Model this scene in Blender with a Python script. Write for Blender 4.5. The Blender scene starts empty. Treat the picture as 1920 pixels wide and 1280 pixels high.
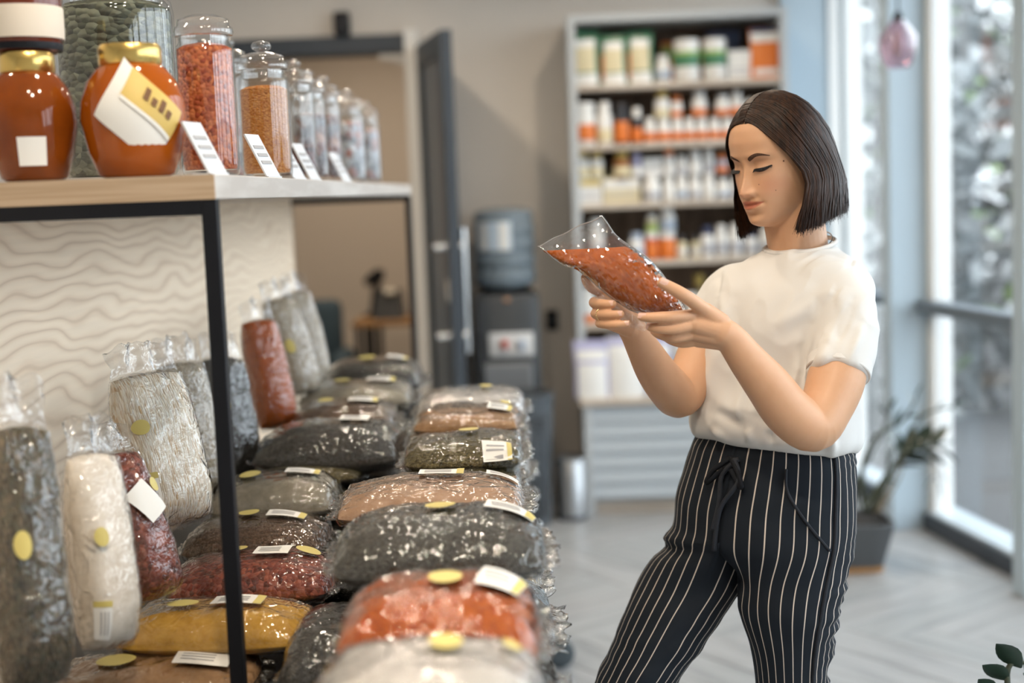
import bpy, bmesh, math, random
import numpy as np
from mathutils import Vector, Matrix, noise, Euler
random.seed(7)
scene = bpy.context.scene
COL = scene.collection
# ------------------------------------------------------------------ camera
FPX = 2667.0
PITCH, ROLL, YAW = math.radians(5.96), math.radians(2.2), math.radians(1.09)
CAM = Vector((0, 0, 1.5))
_f = Vector((-math.sin(YAW)*math.cos(PITCH), math.cos(YAW)*math.cos(PITCH), -math.sin(PITCH)))
_r = Vector((math.cos(YAW), math.sin(YAW), 0))
_u = _r.cross(_f)
CX = _r*math.cos(ROLL) - _u*math.sin(ROLL)
CY = _r*math.sin(ROLL) + _u*math.cos(ROLL)
cam_data = bpy.data.cameras.new('camera'); cam = bpy.data.objects.new('camera', cam_data); COL.objects.link(cam)
m3 = Matrix((CX, CY, -_f)).transposed()
cam.matrix_world = Matrix.Translation(CAM) @ m3.to_4x4()
cam_data.sensor_width = 36; cam_data.lens = FPX*36/1920
cam_data.clip_start = .05; cam_data.clip_end = 300
cam_data.dof.use_dof = True; cam_data.dof.focus_distance = 2.37; cam_data.dof.aperture_fstop = 1.75
scene.camera = cam
def at(px, py, d):
    """world point that lies d metres in front of the camera (measured on real distances of the shop)"""
    return CAM + _f*d + CX*((px-960)/FPX*d) - CY*((py-640)/FPX*d)
def onz(px, py, z=0.0):
    v = _f + CX*((px-960)/FPX) - CY*((py-640)/FPX)
    return CAM + v*((z-CAM.z)/v.z)
def ony(px, py, y):
    v = _f + CX*((px-960)/FPX) - CY*((py-640)/FPX)
    return CAM + v*((y-CAM.y)/v.y)
# ------------------------------------------------------------------ world, exposure
w = bpy.data.worlds.new('overcast_sky'); scene.world = w; w.use_nodes = True
bg = w.node_tree.nodes['Background']; bg.inputs[0].default_value = (.86, .93, 1, 1); bg.inputs[1].default_value = 6.5
vs = scene.view_settings
vs.view_transform = 'Standard'; vs.look = 'None'; vs.gamma = 1; vs.exposure = 0.0; vs.use_curve_mapping = False
cy = scene.cycles
cy.max_bounces = 10; cy.transparent_max_bounces = 40; cy.diffuse_bounces = 4; cy.glossy_bounces = 4; cy.transmission_bounces = 8
cy.caustics_reflective = False; cy.caustics_refractive = False; cy.sample_clamp_indirect = 4; cy.sample_clamp_direct = 0
# ------------------------------------------------------------------ helpers
MATS = {}
def nmat(name):
    m = bpy.data.materials.new(name); m.use_nodes = True
    nt = m.node_tree
    return m, nt, nt.nodes, nt.links, nt.nodes['Principled BSDF']
def mat(name, col, rough=.5, metal=0, spec=.5, emis=None, es=0, var=0, vscale=20, bump=0, bscale=60, stretch=None, coat=0, sss=0):
    """plain procedural material: base colour, optional noise variation and fine relief"""
    if name in MATS: return MATS[name]
    m, nt, N, L, p = nmat(name)
    c = (*col, 1)
    p.inputs['Base Color'].default_value = c; p.inputs['Roughness'].default_value = rough
    p.inputs['Metallic'].default_value = metal; p.inputs['Specular IOR Level'].default_value = spec
    p.inputs['Coat Weight'].default_value = coat
    if sss:
        p.inputs['Subsurface Weight'].default_value = sss; p.inputs['Subsurface Radius'].default_value = (.012, .005, .003)
        p.inputs['Subsurface Scale'].default_value = 1
    if emis:
        p.inputs['Emission Color'].default_value = (*emis, 1); p.inputs['Emission Strength'].default_value = es
    if var or bump:
        tc = N.new('ShaderNodeTexCoord'); mp = N.new('ShaderNodeMapping'); L.new(tc.outputs['Object'], mp.inputs[0])
        if stretch: mp.inputs['Scale'].default_value = stretch
    if var:
        nz = N.new('ShaderNodeTexNoise'); nz.inputs['Scale'].default_value = vscale; nz.inputs['Detail'].default_value = 5
        L.new(mp.outputs[0], nz.inputs['Vector'])
        mx = N.new('ShaderNodeMix'); mx.data_type = 'RGBA'
        mx.inputs[6].default_value = (*[max(0, v*(1-var)) for v in col], 1); mx.inputs[7].default_value = (*[min(1, v*(1+var)) for v in col], 1)
        L.new(nz.outputs[0], mx.inputs[0]); L.new(mx.outputs[2], p.inputs['Base Color'])
    if bump:
        nz = N.new('ShaderNodeTexNoise'); nz.inputs['Scale'].default_value = bscale; nz.inputs['Detail'].default_value = 4
        L.new(mp.outputs[0], nz.inputs['Vector'])
        b = N.new('ShaderNodeBump'); b.inputs['Strength'].default_value = bump; b.inputs['Distance'].default_value = .01
        L.new(nz.outputs[0], b.inputs['Height']); L.new(b.outputs[0], p.inputs['Normal'])
    MATS[name] = m
    return m
def grain(name, cols, scale=300, rough=.8, bump=.6, stretch=(1, 1, 1), dist=.004, kind='v'):
    """granular bag or jar filling: seeds, lentils, herbs, flakes"""
    if name in MATS: return MATS[name]
    m, nt, N, L, p = nmat(name)
    tc = N.new('ShaderNodeTexCoord'); mp = N.new('ShaderNodeMapping'); mp.inputs['Scale'].default_value = stretch
    L.new(tc.outputs['Object'], mp.inputs[0])
    if kind == 'v':
        v = N.new('ShaderNodeTexVoronoi'); v.inputs['Scale'].default_value = scale; fac = v.outputs['Color']; h = v.outputs['Distance']
        sep = N.new('ShaderNodeSeparateColor'); L.new(fac, sep.inputs[0]); fac = sep.outputs[0]
    else:
        v = N.new('ShaderNodeTexNoise'); v.inputs['Scale'].default_value = scale; v.inputs['Detail'].default_value = 6; v.inputs['Roughness'].default_value = .65
        fac = v.outputs[0]; h = v.outputs[0]
    L.new(mp.outputs[0], v.inputs['Vector'])
    r = N.new('ShaderNodeValToRGB'); e = r.color_ramp.elements
    lo, hi = (0, 1) if kind == 'v' else (.32, .68)
    e[0].position = lo; e[0].color = (*cols[0], 1); e[1].position = hi; e[1].color = (*cols[-1], 1)
    for i, c in enumerate(cols[1:-1]):
        x = e.new(lo+(hi-lo)*(i+1)/(len(cols)-1)); x.color = (*c, 1)
    L.new(fac, r.inputs[0]); L.new(r.outputs[0], p.inputs['Base Color'])
    p.inputs['Roughness'].default_value = rough; p.inputs['Specular IOR Level'].default_value = .15
    if bump:
        b = N.new('ShaderNodeBump'); b.inputs['Strength'].default_value = bump; b.inputs['Distance'].default_value = dist
        b.invert = kind == 'v'
        L.new(h, b.inputs['Height']); L.new(b.outputs[0], p.inputs['Normal'])
    MATS[name] = m
    return m
def thin(name, tint=(1, 1, 1), rough=.03, ior=1.45, boost=1.0, base=.0, milky=0.0, mcol=(.9, .9, .9), bump=0, bscale=25, detail=2):
    """thin clear sheet (pane, film, jar wall): see-through with Fresnel reflection, optional haze and crinkles"""
    if name in MATS: return MATS[name]
    m, nt, N, L, p = nmat(name)
    N.remove(p); out = N['Material Output']
    tr = N.new('ShaderNodeBsdfTransparent'); tr.inputs[0].default_value = (*tint, 1)
    gl = N.new('ShaderNodeBsdfGlossy'); gl.inputs['Roughness'].default_value = rough
    fr = N.new('ShaderNodeLayerWeight'); fr.inputs['Blend'].default_value = .5          # Schlick reflectance, same from both sides
    pw = N.new('ShaderNodeMath'); pw.operation = 'POWER'; pw.inputs[1].default_value = 5; L.new(fr.outputs['Facing'], pw.inputs[0])
    f0 = ((ior-1)/(ior+1))**2
    ma = N.new('ShaderNodeMath'); ma.operation = 'MULTIPLY_ADD'; ma.inputs[1].default_value = (1-f0)*boost; ma.inputs[2].default_value = f0*boost+base; ma.use_clamp = True
    L.new(pw.outputs[0], ma.inputs[0])
    mx = N.new('ShaderNodeMixShader'); L.new(ma.outputs[0], mx.inputs[0])
    src = tr
    if milky:
        df = N.new('ShaderNodeBsdfDiffuse'); df.inputs[0].default_value = (*mcol, 1)
        tl = N.new('ShaderNodeBsdfTranslucent'); tl.inputs[0].default_value = (*mcol, 1)
        m0 = N.new('ShaderNodeMixShader'); m0.inputs[0].default_value = .4; L.new(df.outputs[0], m0.inputs[1]); L.new(tl.outputs[0], m0.inputs[2])
        m1 = N.new('ShaderNodeMixShader'); m1.inputs[0].default_value = milky; L.new(tr.outputs[0], m1.inputs[1]); L.new(m0.outputs[0], m1.inputs[2])
        src = m1
    L.new(src.outputs[0], mx.inputs[1]); L.new(gl.outputs[0], mx.inputs[2]); L.new(mx.outputs[0], out.inputs[0])
    if bump:
        tc = N.new('ShaderNodeTexCoord'); nz = N.new('ShaderNodeTexNoise'); nz.inputs['Scale'].default_value = bscale; nz.inputs['Detail'].default_value = detail
        nz.inputs['Distortion'].default_value = 1.2
        L.new(tc.outputs['Object'], nz.inputs['Vector'])
        ab = N.new('ShaderNodeMath'); ab.operation = 'SUBTRACT'; ab.inputs[1].default_value = .5; L.new(nz.outputs[0], ab.inputs[0])
        a2 = N.new('ShaderNodeMath'); a2.operation = 'ABSOLUTE'; L.new(ab.outputs[0], a2.inputs[0])
        b = N.new('ShaderNodeBump'); b.inputs['Strength'].default_value = bump; b.inputs['Distance'].default_value = .02
        L.new(a2.outputs[0], b.inputs['Height'])
        L.new(b.outputs[0], gl.inputs['Normal']); L.new(b.outputs[0], fr.inputs['Normal'])
    MATS[name] = m
    return m
def wood(name, c1, c2, scale=3, stretch=(1, 8, 8), rough=.5, bump=.1, rot=(0, 0, 0), dis=2.0, wave=True):
    if name in MATS: return MATS[name]
    m, nt, N, L, p = nmat(name)
    tc = N.new('ShaderNodeTexCoord'); mp = N.new('ShaderNodeMapping'); mp.inputs['Scale'].default_value = stretch; mp.inputs['Rotation'].default_value = rot
    L.new(tc.outputs['Object'], mp.inputs[0])
    nz = N.new('ShaderNodeTexNoise'); nz.inputs['Scale'].default_value = scale; nz.inputs['Detail'].default_value = 8; nz.inputs['Roughness'].default_value = .6
    L.new(mp.outputs[0], nz.inputs['Vector'])
    fac = nz.outputs[0]
    if wave:
        n2 = N.new('ShaderNodeTexNoise'); n2.inputs['Scale'].default_value = scale*.35; n2.inputs['Detail'].default_value = 2; L.new(mp.outputs[0], n2.inputs['Vector'])
        mu = N.new('ShaderNodeMath'); mu.operation = 'MULTIPLY'; mu.inputs[1].default_value = 14*dis; L.new(n2.outputs[0], mu.inputs[0])
        sn = N.new('ShaderNodeMath'); sn.operation = 'SINE'; L.new(mu.outputs[0], sn.inputs[0])
        pw = N.new('ShaderNodeMath'); pw.operation = 'MULTIPLY_ADD'; pw.inputs[1].default_value = .20; L.new(sn.outputs[0], pw.inputs[0]); L.new(nz.outputs[0], pw.inputs[2])
        fac = pw.outputs[0]
    r = N.new('ShaderNodeValToRGB'); r.color_ramp.elements[0].position = .3; r.color_ramp.elements[1].position = .7
    r.color_ramp.elements[0].color = (*c1, 1); r.color_ramp.elements[1].color = (*c2, 1)
    L.new(fac, r.inputs[0]); L.new(r.outputs[0], p.inputs['Base Color']); p.inputs['Roughness'].default_value = rough
    if bump:
        b = N.new('ShaderNodeBump'); b.inputs['Strength'].default_value = bump; b.inputs['Distance'].default_value = .003
        L.new(fac, b.inputs['Height']); L.new(b.outputs[0], p.inputs['Normal'])
    MATS[name] = m
    return m
def tag(o, label=None, cat=None, group=None, kind=None):
    if label: o['label'] = label
    if cat: o['category'] = cat
    if group: o['group'] = group
    if kind: o['kind'] = kind
    return o
def empty(name, loc, rz=0):
    o = bpy.data.objects.new(name, None); o.location = loc; o.rotation_euler = (0, 0, rz); o.empty_display_size = .05
    COL.objects.link(o); return o
def link(name, me, m=None, parent=None, smooth=False):
    if m is not None and not me.materials: me.materials.append(m)
    if smooth:
        me.polygons.foreach_set('use_smooth', [True]*len(me.polygons))
    o = bpy.data.objects.new(name, me); COL.objects.link(o)
    if parent: o.parent = parent
    return o
class MB:
    """collects boxes, prisms, tubes and lathes into one mesh"""
    def __init__(s): s.v = []; s.f = []
    def add(s, vs, fs):
        k = len(s.v); s.v += [tuple(x) for x in vs]; s.f += [tuple(i+k for i in f) for f in fs]; return s
    def box(s, c, size, M=None, bev=0):
        x, y, z = [q/2 for q in size]
        if bev <= 0:
            vs = [Vector((a*x, b*y, d*z)) for a in (-1, 1) for b in (-1, 1) for d in (-1, 1)]
            fs = [(0, 1, 3, 2), (4, 6, 7, 5), (0, 4, 5, 1), (2, 3, 7, 6), (0, 2, 6, 4), (1, 5, 7, 3)]
        else:
            bm = bmesh.new(); bmesh.ops.create_cube(bm, size=1)
            for q in bm.verts: q.co = Vector((q.co.x*2*x, q.co.y*2*y, q.co.z*2*z))
            bmesh.ops.bevel(bm, geom=bm.edges[:], offset=bev, segments=2, affect='EDGES', profile=.5)
            bm.verts.index_update()
            vs = [q.co.copy() for q in bm.verts]; fs = [tuple(q.index for q in f.verts) for f in bm.faces]; bm.free()
        if M is not None: vs = [M @ q for q in vs]
        c = Vector(c)
        return s.add([q+c for q in vs], fs)
    def bb(s, lo, hi, bev=0):
        lo, hi = Vector(lo), Vector(hi); return s.box((lo+hi)/2, hi-lo, bev=bev)
    def bar(s, a, b, wx, wy, up=(0, 0, 1)):
        a, b = Vector(a), Vector(b); z = (b-a).normalized(); x = Vector(up).cross(z)
        if x.length < 1e-4: x = Vector((1, 0, 0)).cross(z)
        x.normalize(); y = z.cross(x)
        M = Matrix((x, y, z)).transposed()
        return s.box((a+b)/2, (wx, wy, (b-a).length), M)
    def tube(s, pts, rad, n=10, cap=True):
        pts = [Vector(p) for p in pts]; k = len(s.v)
        if not hasattr(rad, '__len__'): rad = [rad]*len(pts)
        prev = None; vs = []; fs = []
        for i, p in enumerate(pts):
            t = (pts[min(i+1, len(pts)-1)] - pts[max(i-1, 0)]).normalized()
            if prev is None:
                x = t.cross(Vector((0, 0, 1)));  x = x if x.length > 1e-3 else t.cross(Vector((1, 0, 0)))
            else: x = prev - t*prev.dot(t)
            x.normalize(); prev = x; y = t.cross(x)
            r = rad[i]; ra, rb = r if isinstance(r, tuple) else (r, r)
            for j in range(n):
                a = 2*math.pi*j/n; vs.append(p + x*(ra*math.cos(a)) + y*(rb*math.sin(a)))
        for i in range(len(pts)-1):
            for j in range(n):
                fs.append((i*n+j, i*n+(j+1) % n, (i+1)*n+(j+1) % n, (i+1)*n+j))
        if cap: fs += [tuple(range(n))[::-1], tuple((len(pts)-1)*n+j for j in range(n))]
        return s.add(vs, fs)
    def lathe(s, c, prof, n=20, capb=True, capt=True):
        c = Vector(c); vs = []; fs = []
        for r, z in prof:
            for j in range(n):
                a = 2*math.pi*j/n; vs.append(c + Vector((r*math.cos(a), r*math.sin(a), z)))
        for i in range(len(prof)-1):
            for j in range(n): fs.append((i*n+j, i*n+(j+1) % n, (i+1)*n+(j+1) % n, (i+1)*n+j))
        if capb: fs.append(tuple(range(n))[::-1])
        if capt: fs.append(tuple((len(prof)-1)*n+j for j in range(n)))
        return s.add(vs, fs)
    def grid(s, fn, nu, nv, wrapu=False):
        vs = [fn(i/(nu if wrapu else nu-1), j/(nv-1)) for j in range(nv) for i in range(nu)]; fs = []
        for j in range(nv-1):
            for i in range(nu if wrapu else nu-1):
                fs.append((j*nu+i, j*nu+(i+1) % nu, (j+1)*nu+(i+1) % nu, (j+1)*nu+i))
        return s.add(vs, fs)
    def mesh(s, name='m'):
        me = bpy.data.meshes.new(name); me.from_pydata(s.v, [], s.f); me.update(); return me
    def build(s, name, m, parent=None, smooth=False, angle=None):
        me = s.mesh(name)
        o = link(name, me, m, parent, smooth)
        if angle: me.set_sharp_from_angle(angle=math.radians(angle))
        return o
def children(o): return [c for c in bpy.data.objects if c.parent == o]
def copy_tree(o, parent=None):
    c = o.copy(); COL.objects.link(c); c.parent = parent
    for ch in TREE.get(o.name) or list(o.children): copy_tree(ch, c)
    return c
TREE = {}
def struct(o): o['kind'] = 'structure'; return o
ORD = ['first', 'second', 'third', 'fourth', 'fifth', 'sixth', 'seventh', 'eighth', 'ninth', 'tenth', 'eleventh', 'twelfth', 'thirteenth', 'fourteenth', 'fifteenth', 'sixteenth', 'seventeenth', 'eighteenth', 'nineteenth', 'twentieth']
def smooth01(a, b, x):
    t = min(1, max(0, (x-a)/(b-a))); return t*t*(3-2*t)
def catmull(P, n):
    """smooth list of points (tuples of any length) -> n samples"""
    P = [np.array(p, float) for p in P]; out = []
    for i in range(n):
        t = i/(n-1)*(len(P)-1); k = min(int(t), len(P)-2); t -= k
        p0, p1, p2, p3 = P[max(k-1, 0)], P[k], P[k+1], P[min(k+2, len(P)-1)]
        out.append(.5*((2*p1)+(-p0+p2)*t+(2*p0-5*p1+4*p2-p3)*t*t+(-p0+3*p1-3*p2+p3)*t**3))
    return out
# ------------------------------------------------------------------ structure
M_wall = mat('wall_paint', (.66, .61, .55), .85, var=.04, vscale=3, bump=.05, bscale=200)
M_wallside = mat('wall_paint_pale', (.66, .64, .61), .85, var=.03, vscale=3)
M_ceil = mat('ceiling_paint', (.8, .79, .77), .9)
M_pale = mat('pale_blue_lacquer', (.43, .52, .58), .45, var=.03, vscale=2)
M_white = mat('white_lacquer', (.8, .8, .78), .4)
M_dark = mat('anthracite_metal', (.045, .055, .068), .45, metal=.2)
M_rail = mat('slate_rail', (.12, .15, .18), .45)
M_black = mat('black_steel', (.006, .007, .010), .5, spec=.25)
M_chrome = mat('brushed_chrome', (.75, .75, .74), .22, metal=1)
M_glass = thin('window_pane', (.96, .975, .98), .0, 1.5, 1.0, .03)
BWY = 6.92; CEIL = 2.95; LWX = -2.5; RWY = -1.7
# sub-floor, planks in herringbone
def wall_x(y, off=0): return 1.494 + (6.913-y)*.1504 + off        # inner face of the window wall
def slab(z0, z1, off):
    P = [(LWX-.2, RWY-.2), (wall_x(RWY-.2, off), RWY-.2), (wall_x(7.06, off), 7.06), (1.2, 7.06), (1.2, 10.2), (LWX-.2, 10.2)]; n = len(P)
    return MB().add([(x, y, z0) for x, y in P] + [(x, y, z1) for x, y in P], [tuple(range(n))[::-1], tuple(range(n, 2*n))] + [(i, (i+1) % n, n+(i+1) % n, n+i) for i in range(n)])
m = slab(-.10, -.012, .12); struct(m.build('floor', mat('floor_underlay', (.42, .42, .41), .8))); FLOOR = bpy.data.objects['floor']
M_plank = []
for k, (a, b) in enumerate((((.23, .24, .243), (.31, .32, .323)), ((.245, .25, .253), (.325, .33, .333)), ((.22, .23, .233), (.297, .306, .309)))):
    M_plank.append(wood('floor_plank_oak_%s' % 'abc'[k], a, b, 4.5, (.8, 9, 9), .34, .06, dis=1.0))
PW, PL = .18, .90
pm = []
for k in range(3):
    b = MB().box((0, 0, -.006), (PL-.003, PW-.003, .012), bev=.0012); me = b.mesh('floor_plank'); me.materials.append(M_plank[k]); pm.append(me)
ang = math.radians(-52); ca, sa = math.cos(ang), math.sin(ang)
rp = random.Random(3); npl = 0
def inroom(x, y): return -0.5 < x < 2.3 and 2.3 < y < 7.4
n = int(PL/PW)
for i in range(-40, 41):
    for j in range(-14, 15):
        for o_ in range(2):
            if o_ == 0: lx, ly, r = i*PW + j*PL*1 + PL/2, i*PW - j*PL + PW/2, 0
            else: lx, ly, r = i*PW + j*PL - PW/2 + 0, i*PW - j*PL + PL/2, math.pi/2
            x, y = .6 + lx*ca - ly*sa, 4.6 + lx*sa + ly*ca
            if not inroom(x, y): continue
            mesh_ = pm[rp.randrange(3)]; rz = ang+r + (math.pi if rp.random() < .5 else 0); lim = wall_x(y, .06)
            if x > lim + .5: continue
            if x > lim - .55:                                    # cut the planks that run under the window wall
                bm = bmesh.new(); bm.from_mesh(mesh_); Mx = Matrix.Translation((x, y, 0)) @ Matrix.Rotation(rz, 4, 'Z'); Mi = Mx.inverted()
                no = (Mi.to_3x3() @ Vector((.9889, .1487, 0))); bmesh.ops.bisect_plane(bm, geom=bm.verts[:]+bm.edges[:]+bm.faces[:], plane_co=Mi @ Vector((lim, y, 0)), plane_no=no, clear_outer=True)
                if not bm.faces: bm.free(); continue
                mt_ = mesh_.materials[0]; mesh_ = bpy.data.meshes.new('floor_plank'); bm.to_mesh(mesh_); bm.free(); mesh_.materials.append(mt_)
            o = bpy.data.objects.new('plank', mesh_); COL.objects.link(o); o.parent = FLOOR
            o.location = (x, y, rp.uniform(-.0006, .0004)); o.rotation_euler = (0, 0, rz); npl += 1
print('planks', npl)
# ceiling, walls
m = slab(CEIL, CEIL+.15, .3); struct(m.build('ceiling', M_ceil))
m = MB(); m.bb((LWX-.15, RWY-.2, 0), (LWX, 10.2, CEIL)); struct(m.build('wall_left', M_wallside))
m = MB(); m.bb((LWX, RWY-.15, 0), (wall_x(RWY, .1), RWY, CEIL)); struct(m.build('wall_rear', M_wallside))
DX0, DX1, DZ = -1.55, -.555, 2.19
m = MB(); m.bb((LWX, BWY, 0), (DX0, BWY+.14, CEIL)); m.bb((DX1, BWY, 0), (1.22, BWY+.14, CEIL)); m.bb((DX0, BWY, DZ), (DX1, BWY+.14, CEIL))
struct(m.build('wall_back', M_wall))
m = MB(); m.bb((1.2, BWY-.05, 0), (1.455, BWY+.14, CEIL)); struct(m.build('trim_1', M_pale))
m = MB(); m.bb((1.42, BWY-.065, 0), (1.47, BWY+.12, CEIL)); struct(m.build('trim_2', M_white))
# door: dark header and posts, white reveal, leaf standing ajar
d1 = struct(empty('door_1', ((DX0+DX1)/2, BWY, 0)))
def under(p, o):
    o.parent = p; o.matrix_parent_inverse = p.matrix_world.inverted() if p.matrix_world != Matrix() else Matrix.Translation(-Vector(p.location)); return o
def sub(mb, name, m_, parent, **k):
    """build in world coordinates, then hang under the parent empty"""
    q = Vector(parent.location); off = Matrix.Rotation(-parent.rotation_euler.z, 4, 'Z') @ Matrix.Translation(-q)
    mb.v = [tuple(off @ Vector(p)) for p in mb.v]
    return mb.build(name, m_, parent, **k)
m = MB(); m.bb((DX0-.06, BWY-.03, DZ), (DX1+.02, BWY+.16, DZ+.085)); m.bb((DX0-.06, BWY-.03, 0), (DX0, BWY+.16, DZ)); sub(m, 'door_frame', M_dark, d1)
m = MB(); m.bb((DX1-.035, BWY-.05, 0), (DX1+.025, BWY+.17, DZ+.1)); sub(m, 'white_reveal', mat('white_door_paint', (.78, .76, .72), .5), d1)
m = MB(); m.bb((DX1-.16, BWY-.02, DZ-.035), (DX1-.04, BWY+.02, DZ-.01)); m.bar((DX1-.12, BWY, DZ-.03), (DX1-.04, BWY+.0, DZ-.05), .02, .02); sub(m, 'door_closer', mat('closer_grey', (.55, .52, .48), .5), d1)
ha = Vector((-.515, BWY-.03, 0)); hb = Vector((-.352, 6.22, 0)); dv = (hb-ha).normalized(); nv = Vector((-dv.y, dv.x, 0)); nv = nv if nv.x > 0 else -nv
lf = MB(); c = (ha+hb)/2
lf.bar(ha+Vector((0, 0, 1.14))+nv*0, ha+Vector((0, 0, 1.141)), .001, .001)
lf = MB()
Mz = Matrix((dv, nv, Vector((0, 0, 1)))).transposed()
LL = (hb-ha).length
lf.box(ha+dv*(.05)+Vector((0, 0, 1.11)), (.1, .05, 2.2), Mz, .003); lf.box(hb-dv*.05+Vector((0, 0, 1.11)), (.1, .05, 2.2), Mz, .003)
lf.box(c+Vector((0, 0, 2.16)), (LL-.2, .05, .1), Mz); lf.box(c+Vector((0, 0, .12)), (LL-.2, .05, .2), Mz)
leaf = sub(lf, 'door_leaf', M_dark, d1)
m = MB().box(c+Vector((0, 0, 1.16)), (LL-.19, .02, 1.92), Mz); off = Matrix.Translation(-Vector(d1.location)); m.v = [tuple(off @ Vector(p)) for p in m.v]
m.build('leaf_panel', mat('dark_door_panel', (.06, .075, .095), .3), leaf)
hp = hb - dv*.06 + nv*(-.0)
hn = nv if (nv.dot(-Vector((hb.x, hb.y, 0))) > 0) else -nv
m = MB(); q = hp - hn*.05
m.tube([q+Vector((0, 0, .80)), q+Vector((0, 0, 1.355))], .014, 12)
for z in (.88, 1.275): m.tube([hp+hn*.085+Vector((0, 0, z)), q+Vector((0, 0, z))], .021, 12)
sub(m, 'pull_handle', M_chrome, d1, smooth=True, angle=40)
m = MB(); m.box(hp+hn*.028+Vector((0, 0, 1.08)), (.05, .012, .1), Mz, .004); sub(m, 'lock_plate', M_chrome, d1)
# small black sensor box over the door
p = ony(641, 45, BWY-.03)
sb = empty('wall_sensor', (p.x, BWY, p.z)); tag(sb, 'small black box fixed to the wall above the dark door header', 'sensor')
sub(MB().box((p.x, BWY-.035, p.z), (.075, .07, .11), bev=.012), 'housing', M_black, sb)
sub(MB().box((p.x+.012, BWY-.073, p.z), (.03, .008, .08), bev=.003), 'lens_cover', mat('smoked_plastic', (.03, .03, .035), .15), sb)
# ------------------------------------------------------------------ room behind the door
m = MB(); m.bb((LWX, 9.35, 0), (1.2, 9.5, CEIL)); m.bb((.35, BWY+.14, 0), (.5, 9.35, CEIL)); struct(m.build('wall_far', mat('wall_paint_backroom', (.66, .58, .50), .85, var=.03, vscale=2)))
def on_y_box(mb, x0, y0, x1, y1, Y, th, bev=0):
    a, b = ony(x0, y0, Y), ony(x1, y1, Y); mb.bb((min(a.x, b.x), Y, min(a.z, b.z)), (max(a.x, b.x), Y+th, max(a.z, b.z)), bev); return mb
M_chair = mat('blue_grey_velvet', (.045, .075, .1), .9, bump=.1, bscale=300)
cp = ony(606, 620, 8.3)
ch = empty('armchair', (cp.x-.1, 8.4, 0)); tag(ch, 'blue-grey upholstered armchair in the room behind the door', 'armchair')
x1 = ony(634, 600, 8.3).x; zt = ony(606, 566, 8.3).z
sub(MB().bb((x1-.55, 8.42, .40), (x1, 8.56, zt), .05), 'backrest', M_chair, ch, smooth=True, angle=50)
sub(MB().bb((x1-.57, 7.95, .28), (x1+.02, 8.5, .46), .05), 'seat', M_chair, ch, smooth=True, angle=50)
for sx in (x1-.62, x1-.02): sub(MB().bb((sx, 7.95, .3), (sx+.09, 8.5, .62), .035), 'armrest', M_chair, ch, smooth=True, angle=50)
for sx in (x1-.5, x1-.05):
    for sy in (8.0, 8.45): sub(MB().tube([(sx, sy, 0), (sx, sy, .3)], [.014, .02], 8), 'leg', M_black, ch)
ta = ony(664, 601, 8.6); tb = ony(775, 598, 8.6)
tt = empty('side_table', ((ta.x+tb.x)/2, 8.6, 0)); tag(tt, 'narrow wooden table with black metal legs behind the door', 'table')
tz = ta.z
sub(MB().bb((ta.x, 8.45, tz-.03), (tb.x+.15, 8.95, tz), .004), 'tabletop', wood('orange_oak', (.30, .15, .05), (.42, .23, .09), 5), tt)
for lx in (ta.x+.02, ta.x+.1, tb.x+.1):
    for ly in (8.48, 8.92): sub(MB().bb((lx, ly-.015, 0), (lx+.035, ly+.015, tz-.03)), 'leg', M_black, tt)
q = ony(727, 598, 8.65)
dev = empty('desk_machine', (q.x, 8.7, tz)); tag(dev, 'dark box-shaped machine with a pale highlight modelled as a disc on the side table', 'machine')
hw = ony(755, 598, 8.65).x - q.x; hh = ony(727, 545, 8.65).z - tz
b = MB()
b.add([(q.x-hw*.95, 8.58, tz), (q.x+hw*1.1, 8.58, tz), (q.x+hw*1.1, 8.85, tz), (q.x-hw*.95, 8.85, tz), (q.x-hw*.6, 8.64, tz+hh), (q.x+hw*.9, 8.64, tz+hh), (q.x+hw*.9, 8.82, tz+hh), (q.x-hw*.6, 8.82, tz+hh)],
      [(3, 2, 1, 0), (4, 5, 6, 7), (0, 1, 5, 4), (1, 2, 6, 5), (2, 3, 7, 6), (3, 0, 4, 7)])
sub(b, 'body', mat('black_plastic', (.012, .012, .013), .4), dev)
g = ony(731, 549, 8.6); sub(MB().lathe((g.x, 8.625, g.z-.01), [(.0, 0), (.036, .002), (.04, .016), (.03, .03), (0, .034)], 16, False, False), 'highlight_disc', mat('cream_highlight', (.8, .76, .65), .4), dev, smooth=True)  # white highlight on the machine, put in as a pale solid disc
q = ony(703, 590, 8.89)
dl = empty('desk_lamp', (q.x, 8.89, tz)); tag(dl, 'black desk lamp with a bent head rising behind the dark machine', 'lamp')
a0 = ony(700, 596, 8.89); a1 = ony(704, 545, 8.89); a2 = ony(711, 515, 8.89); a3 = ony(684, 532, 8.87)
sub(MB().lathe((a0.x, 8.89, tz), [(.06, 0), (.06, .015), (.02, .025)], 16), 'base', M_black, dl)
sub(MB().tube([(a0.x, 8.89, tz+.01), a1, a2], .022, 8), 'stem', M_black, dl)
sub(MB().tube([a2+Vector((.03, 0, 0)), a2, (a2+a3)/2, a3], [.03, .045, .04, .02], 10), 'lamp_head', M_black, dl)
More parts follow.
